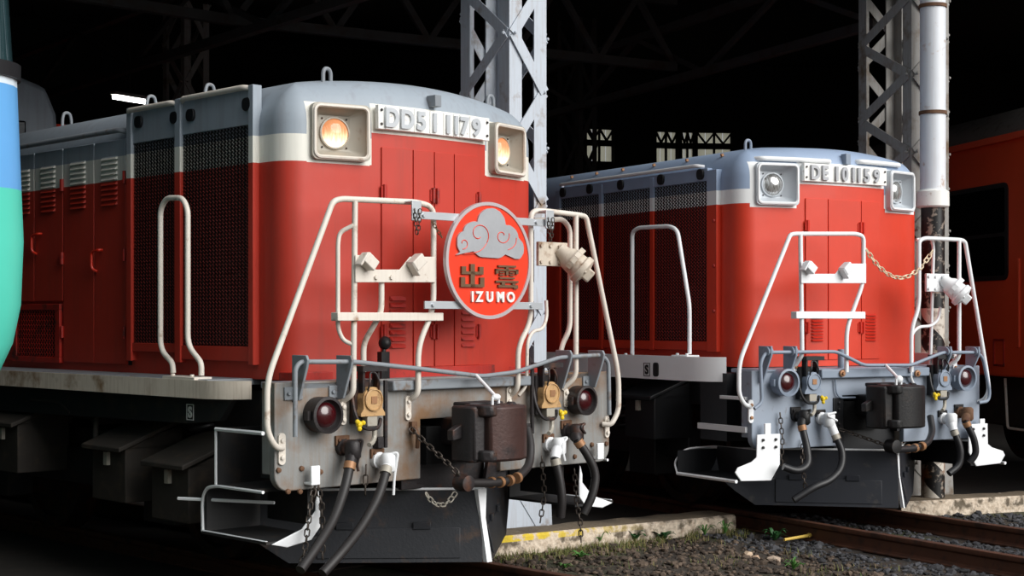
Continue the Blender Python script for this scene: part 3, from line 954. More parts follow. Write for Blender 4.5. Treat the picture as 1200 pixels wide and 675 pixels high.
def eye(root, x, y, z, mat, w=.06, h=.09, r=.012):
    m = P('lifting_eye', mat, root)
    m.tube([(x - w / 2, y, z - .06), (x - w / 2, y, z + h * .55), (x - w * .3, y, z + h), (x + w * .3, y, z + h), (x + w / 2, y, z + h * .55), (x + w / 2, y, z - .06)], r, 8, .03)
    m.done()

def wheelset(root, y, r=.43, frame=None):
    w = P('wheelset', M['wheel'], root, 40)
    for s in (-1, 1):
        w.lathe([(.1, 0), (r * .8, 0), (r * .83, -.03), (r, -.03), (r, .085), (r + .026, .108), (r + .026, .13), (r * .8, .13), (.1, .05)], (s * .6, y, r + .002), (-s, 0, 0), 36)
    w.cyl((-.8, y, r), (.8, y, r), .08, 14)
    return w.done()

def bogie(root, ys, mat):
    b = P('bogie_frame', mat, root, 30, .01)
    y0, y1 = ys[0] - .5, ys[-1] + .5
    for s in (-1, 1):
        b.box(s * .9 - .06, s * .9 + .06, y0, y1, .42, .66)
        for y in ys: b.box(s * .96 - .1, s * .96 + .1, y - .18, y + .18, .27, .6)
    b.box(-.9, .9, (y0 + y1) / 2 - .25, (y0 + y1) / 2 + .25, .5, .8)
    o = b.done()
    for s in (-1, 1):
        for y in [yy + d for yy in ys for d in (-.36, .36)]:
            sp = P('coil_spring', M['blackB'], o, 60)
            pts = [(s * .96 + .085 * math.cos(a), y + .085 * math.sin(a), .60 + a * .0125) for a in [i * math.pi / 8 for i in range(0, 84)]]
            sp.tube(pts, .014, 6); sp.done()
    for y in ys: wheelset(root, y)
    return o

def underframe(root, W, y1, mat):
    u = P('underframe', mat, root, 0)
    u.box(-.95, .95, .28, y1, .86, 1.12)
    u.box(-W + .12, -.3, .03, .3, .66, 1.13); u.box(.3, W - .12, .03, .3, .66, 1.13); u.box(-.32, .32, .03, .3, .98, 1.13)
    u.done()

def end_beam(root, W, zt, zb, mat, hole=(-.3, .34, .955)):
    p = P('end_beam', mat, root, 30, .006)
    r = .09
    pts = [(-W, zt), (-W, zb + r)]
    for k in range(1, 7):
        a = math.radians(180 + 90 * k / 6); pts.append((-W + r + r * math.cos(a), zb + r + r * math.sin(a)))
    pts += [(hole[0], zb), (hole[0], hole[2]), (hole[1], hole[2]), (hole[1], zb)]
    for k in range(0, 7):
        a = math.radians(270 + 90 * k / 6); pts.append((W - r + r * math.cos(a), zb + r + r * math.sin(a)))
    pts += [(W, zt)]
    p.prism(pts, (0, 0, 0), (1, 0, 0), (0, 0, 1), (0, .05, 0))
    p.box(-W, -W + .015, .05, .12, zb + .09, zt); p.box(W - .015, W, .05, .12, zb + .09, zt)
    return p.done()

def multi_jumper(root, F, px, py, y, mat, sc=1.0):
    """control jumper head on a bolted plate beside the right handrail, hooded cap with strap"""
    c = F.front(px, py, y)
    b = P('jumper_head', mat, root, 40, .004)
    b.box(c.x - .2 * sc, c.x + .06 * sc, y - .012, y + .012, c.z - .05 * sc, c.z + .1 * sc)
    o = b.done()
    bl = P('bolt', mat, o)
    for dx in (-.18, -.1, -.02):
        for dz in (-.025, .075): bl.lathe([(.012, 0), (.012, .012)], (c.x + dx * sc, y - .012, c.z + dz * sc), (0, -1, 0), 6)
    bl.done()
    ax = Vector((.52, -.55, -.68)).normalized(); s0 = Vector((c.x - .02 * sc, y - .01, c.z + .06 * sc))
    k = P('plug', mat, o, 40)
    k.lathe([(.045, 0), (.05, .05), (.072, .08), (.08, .17), (.095, .18), (.095, .215), (.07, .225), (.02, .24)], s0, ax, 24); k.done()
    st = P('strap', mat, o, 30)
    e = s0 + ax * .12; s1 = ax.cross(Vector((0, 0, 1))).normalized(); s2 = s1.cross(ax)
    pts = [e + s1 * .1 * math.cos(a) + s2 * .1 * math.sin(a) for a in [math.radians(-30 + 24 * i) for i in range(11)]]
    for i in range(10): st.bar(pts[i], pts[i + 1], .035, .008, ax.cross(pts[i + 1] - pts[i]))
    st.done()
    lid = P('lid_block', mat, o, 40, .01)
    Mx = Matrix.Translation(s0 + ax * .2) @ ax.to_track_quat('Z', 'Y').to_matrix().to_4x4()
    lid.box(-.05, .05, -.04, .04, 0, .075, Mx); lid.box(-.085, .085, -.012, .012, -.03, .03, Mx); lid.done()
    return o

def common_nose(root, F, HW, y0, bow, liv, red, doorx, zdt, zdb, hinge_z, plate_z, chars, plate_hw, digit, box, rim, lensm, lamp_label, lampz, lampx):
    nd = P('nose_door', liv, root, 30, .003)
    for i in range(len(doorx) - 1):
        a, b = doorx[i] + .004, doorx[i + 1] - .004
        nd = P('nose_door', liv, root, 20, .003)
        ya = y0 + bow * max(a * a, b * b)
        pts = []
        for f in (0, 1):
            x = a + (b - a) * f
            pts.append((x, y0 + bow * x * x - .011))
        vs = [(pts[0][0], pts[0][1], zdb), (pts[1][0], pts[1][1], zdb), (pts[1][0], pts[1][1], zdt), (pts[0][0], pts[0][1], zdt)]
        vs += [(x, y + .03, z) for x, y, z in vs]
        nd.add(vs, [(0, 1, 2, 3), (7, 6, 5, 4), (0, 4, 5, 1), (1, 5, 6, 2), (2, 6, 7, 3), (3, 7, 4, 0)])
        o = nd.done()
        yc = y0 + bow * ((a + b) / 2) ** 2 - .011
        if i in (0, len(doorx) - 2):
            xc = doorx[i] + .115 if i == 0 else doorx[i + 1] - .115
            for k in range(8): pass
            louvre(o, (xc, yc, 1.645 if HW > .97 else 1.565), (1, 0, 0), (0, -1, 0), .12, .026 if HW > .97 else .014, 8 if HW > .97 else 9, .04 if HW > .97 else .025, red)
        for hz in hinge_z:
            h = P('hinge', red, o)
            xe = a + .012 if i % 2 == 0 else b - .012
            h.cyl((xe, y0 + bow * xe * xe - .022, hz - .045), (xe, y0 + bow * xe * xe - .022, hz + .045), .011, 8)
            h.box(xe - .022, xe + .022, y0 + bow * xe * xe - .018, y0 + bow * xe * xe - .008, hz - .035, hz + .035)
            h.done()
    # number plate
    pl = P('number_plate', M['white'], root, 30, .003)
    yp = y0 - .022
    pl.box(-plate_hw, plate_hw, yp, yp + .03, plate_z[0], plate_z[1])
    pl.box(-plate_hw + .02, plate_hw - .02, yp + .03, y0 + .06, plate_z[0] + .01, plate_z[1] - .01)
    po = pl.done(); po['label'] = 'white number plate'
    for ch, px, wf in chars:
        x = F.front(px, 145, yp).x
        glyph('character', ch, (plate_z[1] - plate_z[0]) * .80, wf, .022, (x, yp - .008, plate_z[0] + (plate_z[1] - plate_z[0]) * .1), digit, po)
    if HW > .97:
        eds = [F.front(q, 145, yp).x for q in (451, 468, 484.5, 503, 519, 530.5, 538, 550, 566)]
        for a, b in zip(eds, eds[1:]):
            MB().box(a + .003, b - .003, yp - .006, yp + .002, plate_z[0] + .002, plate_z[1] - .002).build('plate_tile', M['white'], po, 0, .002)
    sc = P('screw', M['ironA'], po)
    for s in (-1, 1):
        for z in (plate_z[0] + .03, plate_z[1] - .03): sc.lathe([(.008, 0), (.008, .008)], (s * (plate_hw - .022), yp, z), (0, -1, 0), 6)
    sc.done()
    for s in (-1, 1):
        headlight(root, s * lampx, y0 + bow * lampx * lampx - .025, lampz, .365, .325, s * math.atan(2 * bow * lampx) * 1.25, box, rim, lensm, lamp_label)

def lens_lit():
    n = NT('lit_headlight_lens')
    x, y, z = n.xyz()
    r = n.noise(34, 3, (3, 1, .5))
    zz = n.m('SUBTRACT', z, 2.6)
    f = n.ramp(n.m('ADD', n.m('MULTIPLY', zz, -7.0), n.m('MULTIPLY', r, .7)), .05, .75)
    c = n.mix(f, lin((230, 146, 96)), lin((255, 232, 196)))
    n.put(n.bs.inputs['Base Color'], lin((190, 130, 90)))
    n.put(n.bs.inputs['Emission Color'], c)
    n.put(n.bs.inputs['Emission Strength'], n.m('MULTIPLY_ADD', f, 1.1, .28))
    n.bs.inputs['Roughness'].default_value = .1
    return n.mat
def lens_off():
    n = NT('unlit_headlight_lens')
    r = n.noise(50, 3, (4, 1, .4))
    n.put(n.bs.inputs['Base Color'], n.mix(n.ramp(r, .35, .65), lin((116, 112, 106)), lin((226, 228, 228))))
    n.bs.inputs['Roughness'].default_value = .12; n.bs.inputs['Metallic'].default_value = .6
    return n.mat
M['lensA'] = lens_lit(); M['lensB'] = lens_off()

# ================================================================== locomotive A (left)
LA = thing('diesel_locomotive', 'weathered red diesel locomotive with lit headlights, oval emblem sign and plate reading DD51 1179', 'locomotive', (FA.o.x, FA.o.y, 0), FA.t)
LA['worn'] = 1
F = FA
hA = hood_loft(1.0, .23, .14, 7.5, 1.19, 2.885, .155, .235, .05, .085).build('hood', M['livA'], LA, 40)
cut_lamps(hA, .672, .23 + .14 * .672 ** 2 - .025, 2.61, .365, .325, math.atan(.28 * .672) * 1.25)
common_nose(LA, F, 1.0, .23, .14, M['livA'], M['redA'], [-.395, -.165, 0, .165, .395], 2.545, 1.25, (2.28, 1.46), (2.645, 2.787),
            [('D', 458, .95), ('D', 476, .95), ('5', 492, 1.0), ('1', 508, 1), ('1', 523.5, 1), ('1', 533, 1), ('7', 543, .95), ('9', 556.5, .95)], .445,
            M['silver'], M['lampbox'], M['cream'], M['lensA'], 'lit square hooded headlight', 2.61, .672)
n_ = P('lamp_bracket', M['greyA'], LA, 30, .003); n_.box(-.02, .03, .19, .27, 2.815, 2.885); n_.done()
eye(LA, -.62, .47, 2.95, M['greyA'], .055, .055, .012); eye(LA, .70, .47, 2.92, M['greyA'], .055, .06, .012)
for y in (1.55, 2.25, 3.4): eye(LA, -.72, y, 2.92, M['greyA'], .07, .1, .011)
# deck, skirt, beam
dk = P('deck', M['greyA'], LA, 30, .004); dk.box(-1.22, 1.22, -.0, .28, 1.155, 1.19); dk.box(-1.305, 1.305, .68, 7.5, 1.155, 1.192); dk.done()
lg = P('ledge', M['greyA'], LA, 30, .008); lg.box(-.545, .585, -.05, .02, 1.127, 1.186); lg.done()
rs = P('hood_sill', M['redA'], LA, 30, .004); rs.box(-.99, .99, .30, 7.4, 1.185, 1.235); rs.box(-.5, .5, .215, .32, 1.185, 1.25); rs.done()
M['skirtA'] = simple('stained_cream_skirt', (196, 186, 172), .5, var=.12, dirt=(120, 92, 62), damt=.35, ds=4, streak=.4)
for s in (-1, 1):
    sk = P('deck_skirt', M['skirtA'], LA, 40)
    pts = [(s * 1.17, .44), (s * 1.27, .50), (s * 1.34, .66), (s * 1.34, 7.5), (s * 1.31, 7.5), (s * 1.31, .67), (s * 1.25, .53), (s * 1.16, .47)]
    sk.prism(pts, (0, 0, 1.085), (1, 0, 0), (0, 1, 0), (0, 0, .103)); sk.done()
sf = P('side_frame', M['black'], LA, 20)
for s in (-1, 1):
    sf.prism([(.5, 1.085), (7.4, 1.085), (7.4, .86), (.95, .93), (.62, .96)], (s * 1.22, 0, 0), (0, 1, 0), (0, 0, 1), (s * .04, 0, 0))
sfo = sf.done()
def s_mark(root, F, px, py, x, h, mat):
    p = F.side(px, py, x)
    m = P('letter_mark', mat, root)
    for a, b, c, d in ((-.5, .5, -.62, -.56), (-.5, .5, .56, .62), (-.5, -.43, -.62, .62), (.43, .5, -.62, .62)):
        m.box(x - .003, x, p.y + a * h, p.y + b * h, p.z + c * h, p.z + d * h)
    o = m.done()
    me = text_mesh('S', 1.0, .004)
    ys = [v.co.y for v in me.vertices]; xs = [v.co.x for v in me.vertices]; k = h * .9 / (max(ys) - min(ys)); cx = (max(xs) + min(xs)) / 2
    for v in me.vertices: v.co = Vector((x - .002 - v.co.z, p.y - (v.co.x - cx) * k, p.z + (v.co.y - min(ys)) * k - h * .45))
    me.materials.clear(); me.materials.append(mat)
    g = bpy.data.objects.new('letter', me); COL.objects.link(g); g.parent = o
s_mark(LA, F, 223, 483, -1.262, .075, M['white'])
underframe(LA, 1.325, 7.4, M['black'])
end_beam(LA, 1.325, 1.195, .61, M['beamA'])
# radiator side: proud frame, mesh panels, grey top panel
for s in (-1,):
    x = -1.03
    bk = P('radiator_core', M['dark'], LA, 0); bk.box(-1.015, -.99, .64, 2.0, 1.36, 2.68); bk.done()
    fr = P('grille_frame', M['livA'], LA, 30, .004)
    for a, b in ((.612, .662), (1.385, 1.45), (1.962, 2.02)): fr.box(x - .012, -.98, a, b, 1.27, 2.885)
    fr.box(x - .002, -.985, .66, 1.39, 1.29, 1.375); fr.box(x - .002, -.985, 1.44, 1.965, 1.33, 1.385)
    fr.box(x + .004, -.985, .66, 1.39, 2.66, 2.87); fr.box(x + .004, -.985, 1.44, 1.965, 2.655, 2.86)
    fo = fr.done()
    for a, b in ((.662, 1.385), (1.45, 1.962)):
        g = diamond_mesh(MB(), x + .008, a, b, 1.375, 2.66, .034, .022, .0035).build('wire_mesh', M['meshA'], LA, 0)
        g['kind'] = 'stuff'
    for (px, py) in ((163, 140), (205, 135), (224, 132), (290, 119)):
        p = F.side(px, py + 3, x)
        lk = P('latch_hole', M['blackB'], LA, 40, .004)
        lk.prism(rbox_poly(.085, .075, .03), (x + .004, p.y, p.z), (0, 1, 0), (0, 0, 1), (-.018, 0, 0)); lk.done()
for a, b, z in ((.64, 1.40, 2.875), (1.42, 2.03, 2.865)):
    w = P('rain_gutter', M['cream'], LA, 60); w.tube([(-1.0, a, z - .015), (-1.045, a + .05, z), (-1.045, b - .04, z), (-1.0, b, z - .015)], .017, 10, .04); w.done()
w = P('rain_gutter', M['greyA'], LA, 60); w.tube([(-.98, 2.06, 2.735), (-1.04, 2.1, 2.755), (-1.04, 7.4, 2.755)], .018, 10, .04); w.done()
gp = P('panel_gap', M['dark'], LA, 0); gp.box(-1.006, -.98, 2.02, 2.055, 1.24, 2.80); gp.done()
# engine room doors with louvres
DY = [2.07, 2.475, 2.90, 3.31, 3.64, 4.05, 4.5, 4.95, 5.4, 5.85, 6.3, 6.8, 7.3]
for i in range(len(DY) - 1):
    a, b = DY[i] + .006, DY[i + 1] - .006
    low = 1.245 if i not in (2, 3) else 1.66
    d = P('engine_door', M['livA'], LA, 30, .004); d.box(-1.016, -.98, a, b, low, 2.70); o = d.done()
    yc = (a + b) / 2
    louvre(o, (-1.016, yc, 2.575), (0, 1, 0), (-1, 0, 0), .2, .022, 10, .033, M['livA'])
    if i in (0, 2, 4, 6, 8, 10):
        ye = b - .04
        hd = P('door_handle', M['redB'], o); zz = 1.99 if i != 2 else 2.13
        hd.tube([(-1.01, ye - .06, zz), (-1.045, ye - .06, zz), (-1.045, ye + .03, zz - .01), (-1.045, ye + .03, zz - .12), (-1.02, ye + .0, zz - .14)], .009, 8, .025); hd.done()
    for hz in (2.45, 1.95, 1.45):
        if hz < low: continue
        hn = P('hinge', M['redA'], o); ye = a if i % 2 == 0 else b
        hn.cyl((-1.025, ye, hz - .04), (-1.025, ye, hz + .04), .011, 8); hn.done()
gf = P('intake_frame', M['redA'], LA, 30, .004)
for a, b, c, d in ((2.925, 3.63, 1.235, 1.275), (2.925, 3.63, 1.60, 1.64), (2.925, 2.99, 1.275, 1.6), (3.56, 3.63, 1.275, 1.6)): gf.box(-1.03, -.98, a, b, c, d)
gf.done()
ib = P('intake_void', M['dark'], LA, 0); ib.box(-1.01, -.985, 2.98, 3.57, 1.27, 1.61); ib.done()
g = diamond_mesh(MB(), -1.02, 2.99, 3.56, 1.275, 1.6, .036, .03, .007).build('intake_mesh', M['redA'], LA, 0); g['kind'] = 'stuff'
# cab
cb = P('cab', M['livA'], LA, 30, .06)
cb.prism([(-1.42, 1.1), (1.42, 1.1), (1.40, 3.2), (1.365, 3.6), (1.25, 3.86), (.9, 3.96), (-.9, 3.96), (-1.2, 3.82), (-1.36, 3.55), (-1.42, 3.2)], (0, 7.5, 0), (1, 0, 0), (0, 0, 1), (0, 2.7, 0))
cbo = cb.done()
for sx in (-1, 1):
    wn_ = P('cab_window', M['window'], cbo, 0, .02); wn_.box(sx * .72 - .3, sx * .72 + .3, 7.48, 7.52, 2.98, 3.5); wn_.done()
    wn_ = P('cab_window', M['window'], cbo, 0, .02); wn_.box(sx * 1.44 - .01, sx * 1.44 + .01, 8.2, 9.6, 2.5, 3.3); wn_.done()
h2 = P('rear_hood', M['livA'], LA, 30, .1); h2.box(-1, 1, 10.2, 16, 1.19, 2.9); h2.done()
# corner handrails
CR = M['cream']
handrail(LA, F, [(331, 525, -.015), (322, 524, -.07), (313, 505), (313, 445), (390, 236), (400, 233), (490, 237), (508, 243), (508, 362), (490, 405), (490, 462), (478, 470, -.0)], -.07, CR)
handrail(LA, F, [(706, 497, -.015), (716, 498, -.06), (725, 482), (725, 440), (687, 254), (680, 252), (638, 247), (622, 247), (622, 378), (607, 405), (607, 455), (598, 463, 0)], -.07, CR)
handrail(LA, F, [(416, 236), (414, 462), (402, 470, 0)], -.07, CR, .0165, .05)
handrail(LA, F, [(675, 252), (675, 442), (659, 456, 0)], -.07, CR, .0165, .05)
handrail(LA, F, [(414, 264, -.07), (398, 272, -.02), (396, 285, -.02), (396, 385, -.02), (402, 399, -.03), (414, 404, -.07)], -.02, CR, .0125, .05)
handrail(LA, F, [(447, 331, -.06), (447, 366, -.06), (426, 402, .06), (426, 436, .06)], -.06, CR, .0165, .05)
handrail(LA, F, [(625, 258, .0), (660, 257, .02), (668, 268, .02), (668, 385, .02), (657, 408, .02), (657, 432, .03)], .02, CR, .0165, .06)
handrail(LA, F, [(640, 352, 0), (641, 372, 0), (636, 386, -.02), (624, 388, -.03), (618, 400, -.04), (617, 452, -.03), (608, 463, 0)], -.02, CR, .011, .05, 'conduit')
# foot plates
for px, py, h, w in ((329, 526, .17, .045), (710, 500, .14, .04), (401, 484, .13, .04), (477, 478, .14, .042), (662, 466, .12, .04), (595, 464, .12, .038)):
    p = F.front(px, py, 0); pill(LA, p.x, p.z, h, w, CR, 0, M['cream'])
# lamp hook plates and foot steps
def hook_plate(root, F, poly, step, y, mat):
    pl = P('hook_plate', mat, root, 30, .003)
    pts = [F.front(a, b, y) for a, b in poly]
    pl.prism([(p.x, p.z) for p in pts], (0, y - .02, 0), (1, 0, 0), (0, 0, 1), (0, .008, 0)); o = pl.done()
    st = P('foot_step', mat, root, 30, .004)
    a = F.front(step[0], step[1], y); b = F.front(step[2], step[3], y)
    st.box(a.x, b.x, y - .022, y + .04, min(a.z, b.z), max(a.z, b.z)); st.done()
    return o
hp = hook_plate(LA, F, [(414, 299), (430, 299), (438, 316), (466, 316), (478, 301), (508, 301), (508, 331), (414, 331)], (393, 366, 517, 376), -.075, CR)
for (px, py, dx) in ((428, 307, 1), (485, 308, -1)):
    p = F.front(px, py, -.1)
    hk = P('lamp_hook', CR, hp, 40, .006)
    Mx = Matrix.Translation((p.x, -.125, p.z)) @ Matrix.Rotation(math.radians(38 * dx), 4, 'Y')
    hk.box(-.045, .045, -.035, .035, -.03, .035, Mx); hk.box(-.05, -.035, -.03, .03, -.06, .03, Mx); hk.done()
bl = P('bolt', CR, hp)
for px in (441, 459): p = F.front(px, 325, -.1); bl.lathe([(.013, 0), (.013, .012)], (p.x, -.095, p.z), (0, -1, 0), 6)
bl.done()
multi_jumper(LA, F, 656, 303, -.03, M['creamd'], 1.0)
# side handrail on the deck
def side_rail(root, F, path, x, mat, r, foot):
    m = P('side_handrail', mat, root, 60)
    m.tube([F.side(a, b, (c[0] if c else x)) for a, b, *c in path], r, 12, .07); o = m.done()
    for a, b, w in foot:
        p = F.side(a, b, x)
        f = P('foot_plate', mat, o, 30, .003); f.box(x - .06, x + .06, p.y - w, p.y + w, p.z - .02, p.z + .0)
        for q in (-.6, .6): f.lathe([(.014, 0), (.014, .014)], (x - .03, p.y + q * w, p.z), (0, 0, 1), 6)
        f.done()
side_rail(LA, F, [(203, 437), (202, 425), (188, 410), (188, 245), (195, 232), (214, 232), (220, 245), (220, 405), (236, 425), (236, 440)], -1.27, CR, .0165, ((219, 441, .17),))
# end beam fittings
tail_lamp(LA, F.front(378, 485, -.05).x, 1.015, .098, M['ironA']); tail_lamp(LA, F.front(681, 468, -.05).x, 1.02, .092, M['ironA'])
receptacle(LA, F.front(434, 468, -.08).x, 1.075, M['ochre'], M['ironA'], -1); receptacle(LA, F.front(643, 462, -.08).x, 1.065, M['ochre'], M['ironA'], 1)
# uncoupling lever and its brackets
lv = P('uncoupling_lever', M['greyA'], LA, 60)
lv.tube([F.front(a, b, -.1) for a, b in ((346, 512), (346, 432), (352, 424), (415, 424), (490, 432), (565, 441), (605, 436), (655, 419), (705, 416), (713, 424), (714, 486))], .0135, 10, .05)
lvo = lv.done()
for px in (356, 408, 665, 703):
    p = F.front(px, 424 if px < 500 else 417, -.1)
    b = P('lever_bracket', M['greyA'], LA, 30, .003)
    b.prism([(-.0, p.z + .035), (-.125, p.z + .035), (-.14, p.z + .01), (-.13, p.z - .03), (-.06, 1.1), (0, 1.09)], (p.x - .006, 0, 0), (0, 1, 0), (0, 0, 1), (.016, 0, 0))
    b.box(p.x - .06, p.x + .06, -.012, 0, 1.1, 1.17)
    b.lathe([(.012, 0), (.012, .012)], (p.x - .035, -.012, 1.135), (0, -1, 0), 6); b.lathe([(.012, 0), (.012, .012)], (p.x + .04, -.012, 1.135), (0, -1, 0), 6)
    b.done()
CX = -.03; CZ = .885; YF = .40
cpl = coupler(LA, F, CX, CZ, M['ironA'], simple('knuckle_rust', (72, 50, 46), .45, .3, var=.2, dirt=(44, 36, 36), damt=.4, ds=6, bump=.003), None, YF)
lk = P('lift_link', M['whiteB'], lvo, 50)
p0 = F.front(558, 440, -.11); p1 = Vector((CX + .02, -.33, CZ + .2)); lk.tube([p0, p1], .011, 8)
lk.tube([p1 + Vector((-.03, 0, .0)), p1 + Vector((-.03, 0, -.06))], .009, 6); lk.tube([p1 + Vector((.02, 0, .0)), p1 + Vector((.02, 0, -.06))], .009, 6); lk.ell(p1, (.035, .02, .02), 8, 6); lk.done()
# hoses
HS = M['rubber']
cock_hose(LA, F, (402, 528), [(411, 540, -.1), (405, 570, -.13), (392, 608, -.2), (372, 640, -.28), (352, 668, -.33)], M['ironA'], HS, handle=((418, 545, -.11), (420, 552, -.11)))
cock_hose(LA, F, (443, 543), [(454, 546, -.1), (445, 580, -.15), (424, 618, -.22), (400, 648, -.28), (378, 672, -.3)], M['whiteB'], HS, handle=((462, 560, -.12), (461, 580, -.12)), white=True)
cock_hose(LA, F, (664, 508), [(676, 515, -.12), (690, 535, -.16), (699, 556, -.18), (695, 580, -.18), (684, 602, -.15)], M['ironA'], HS, handle=((680, 500, -.14), (686, 508, -.14)))
cock_hose(LA, F, (643, 524), [(650, 536, -.12), (656, 560, -.15), (659, 585, -.16), (657, 606, -.14)], M['whiteB'], HS, handle=((658, 522, -.13), (662, 540, -.13)), white=True)
hz = P('coupler_hose', HS, LA, 60)
hz.tube([F.front(a, b, c) for a, b, c in ((618, 503, -.1), (622, 520, -.16), (621, 545, -.22), (606, 561, -.3), (580, 566, -.34), (545, 566, -.36))], .026, 12, .08); hzo = hz.done()
cl = P('hose_ring', M['brass'], hzo)
for a, b in ((576, 565.5), (586, 565), (597, 563), (606, 560)):
    p = F.front(a, b, -.33); cl.lathe([(.032, -.014), (.034, 0), (.032, .014)], p, (1, .3, .1), 14)
cl.done()
pv = P('hose_pivot', M['ironA'], hzo); p = F.front(543, 566, -.36); pv.lathe([(.02, -.05), (.045, -.045), (.05, .0), (.045, .045), (.02, .05)], p, (0, -1, 0), 18); pv.done()
# chains
def chain(root, pts, mat, L=.045, name='chain', w=.026, r=.0045):
    m = P(name, mat, root, 60); m.chain(pts, L, w, r); return m.done()
chain(LA, [F.front(a, b, c) for a, b, c in ((481, 502, -.03), (505, 525, -.15), (530, 548, -.3), (541, 560, -.36))], M['chain'])
chain(LA, [F.front(370, 566, -.05), F.front(364, 590, -.06), F.front(358, 640, -.08), F.front(352, 668, -.08)], M['chain'])
chain(LA, [F.front(372, 566, -.05), F.front(377, 590, -.06), F.front(378, 625, -.08), F.front(378, 655, -.08)], M['chain'])
chain(LA, [F.front(429, 545, -.03), F.front(428, 580, -.04)], M['chain'], .06)
chain(LA, [F.front(673, 550, -.03), F.front(676, 590, -.03), F.front(680, 612, -.05), F.front(681, 635, -.05)], M['chain'])
chain(LA, sag(F.front(499, 578, -.2), F.front(534, 577, -.2), .07), M['lampbox'], .04)
chain(LA, [F.front(635, 535, -.05), F.front(638, 580, -.03), F.front(633, 612, -.03)], M['chain'])
# small brackets and white tabs
for px, py in ((365, 555), (699, 527)):
    tb = P('white_tab', M['whiteB'], LA, 30, .004); p = F.front(px, py, -.03); tb.box(p.x - .03, p.x + .03, -.07, -.055, p.z - .05, p.z + .045); tb.box(p.x - .03, p.x + .03, -.07, .0, p.z - .06, p.z - .045); tb.done()
bo = P('rivet', M['rust'], LA)
for px, py in ((326, 551), (353, 549), (337, 576), (351, 576), (375, 553), (716 - 6, 520), (693, 521), (693, 542), (686, 534), (673, 535)):
    p = F.front(px, py, 0); bo.lathe([(.016, 0), (.014, .012), (.005, .016)], (p.x, 0, p.z), (0, -1, 0), 8)
bo.done()
for px, py, h in ((450, 485, .19), (622, 470, .2)):
    p = F.front(px, py, -.04); b = P('hose_hanger', M['ironA'], LA, 30, .003)
    b.box(p.x - .008, p.x + .012, -.06, -.04, p.z - h, p.z + h); b.box(p.x - .05, p.x + .02, -.05, 0, p.z - h, p.z - h + .06); b.done()
p = F.front(482, 500, 0); hk = P('chain_hook', M['rust'], LA); hk.box(p.x - .02, p.x + .02, -.03, 0, p.z - .03, p.z + .03); hk.tube([(p.x, -.03, p.z), (p.x, -.06, p.z - .05), (p.x + .01, -.04, p.z - .12)], .012, 8, .02); hk.done()
sx = P('regulator_knob', M['ironB'], LA); p = F.front(451, 402, .12)
sx.ell(p, (.038, .038, .04), 12, 8); sx.box(p.x - .04, p.x + .02, .1, .14, 1.19, p.z - .05); sx.cyl((p.x - .01, .12, p.z - .06), (p.x, .12, p.z), .012, 8); sx.done()
# brackets of the draft gear below the beam
dr = P('draft_bracket', M['ironA'], LA, 30, .004)
dr.prism([(-.42, .80), (-.30, .80), (-.30, .58), (-.2, .55), (-.42, .55)], (0, .03, 0), (1, 0, 0), (0, 0, 1), (0, .03, 0))
dr.prism([(.30, .80), (.42, .80), (.42, .55), (.24, .55)], (0, .03, 0), (1, 0, 0), (0, 0, 1), (0, .03, 0))
dr.box(-.3, .3, .1, .5, .52, .72); dr.done()
plow(LA, -.20, .545, .125, 1.2, 1.05, M['plowA'], M['whiteB'])
# steps below the corner
def steps_a(s):
    st = P('side_step', M['black'], LA, 0)
    x0, x1 = (-1.36, -1.0) if s < 0 else (1.0, 1.36)
    st.box(x0, x1, .12, .5, .60, .62); st.box(x0, x1, .48, .5, .62, .93); st.box(-1.02 if s < 0 else 1.0, -1.0 if s < 0 else 1.02, .12, .5, .4, .93)
    st.box(x0 - .02 * (s < 0), x1, .0, .62, .335, .35); st.box(x0, x1, .60, .62, .35, .58)
    o = st.done()
    e = P('step_edge', M['whiteB'], o, 40)
    xo = s * 1.365
    e.tube([(xo, .05, .925), (xo, .5, .925)], .012, 6); e.tube([(xo, .5, .925), (xo, .5, .615)], .008, 6); e.tube([(xo, .05, .61), (xo, .5, .61), (xo, .60, .59), (xo - s * .01, .65, .52), (xo, .63, .345)], .010, 6, .04)
    e.tube([(xo, .63, .345), (xo, .02, .343)], .012, 6); e.done()['label'] = 'white painted step edge'
    w = P('step_end', M['whiteB'], o, 30, .004)
    w.prism([(-1.35, .335), (-1.15, .40), (-1.06, .49), (-1.06, .54), (-1.04, .60), (-1.03, .5), (-1.03, .40), (-1.09, .335), (-1.25, .31)], (0, -.01, 0), (-s, 0, 0), (0, 0, 1), (0, .012, 0)); w.done()['label'] = 'white painted step end'
for s in (-1, 1): steps_a(s)
gr = P('grab_bar', M['whiteB'], LA, 40); gr.tube([(-1.42, .8, .52), (-1.15, .25, .52)], .010, 6); gr.done()
# sand boxes and bogie
bogie(LA, (1.6, 3.8), M['black'])
def sandbox(root, x, y, z, mat, s):
    b = P('sand_box', mat, root, 30, .006)
    b.box(x - .2, x + .18, y - .2, y + .2, z - .34, z); b.prism([(-.2, 0), (-.2, -.02), (.2, -.02), (.2, .12)], (x, y - .2, z), (1, 0, 0), (0, 0, 1), (0, .4, 0))
    o = b.done()
    l = P('lid', mat, o, 30, .006)
    l.add([(x - .26, y - .23, z - .03), (x - .26, y + .23, z - .03), (x + .2, y + .23, z + .14), (x + .2, y - .23, z + .14), (x - .26, y - .23, z + .0), (x - .26, y + .23, z + .0), (x + .2, y + .23, z + .17), (x + .2, y - .23, z + .17)],
          [(0, 1, 2, 3), (7, 6, 5, 4), (0, 4, 5, 1), (1, 5, 6, 2), (2, 6, 7, 3), (3, 7, 4, 0)]); l.done()
    k = P('latch', M['lampbox'], o); k.box(x - .225, x - .2, y - .02, y + .02, z - .12, z - .04); k.done()
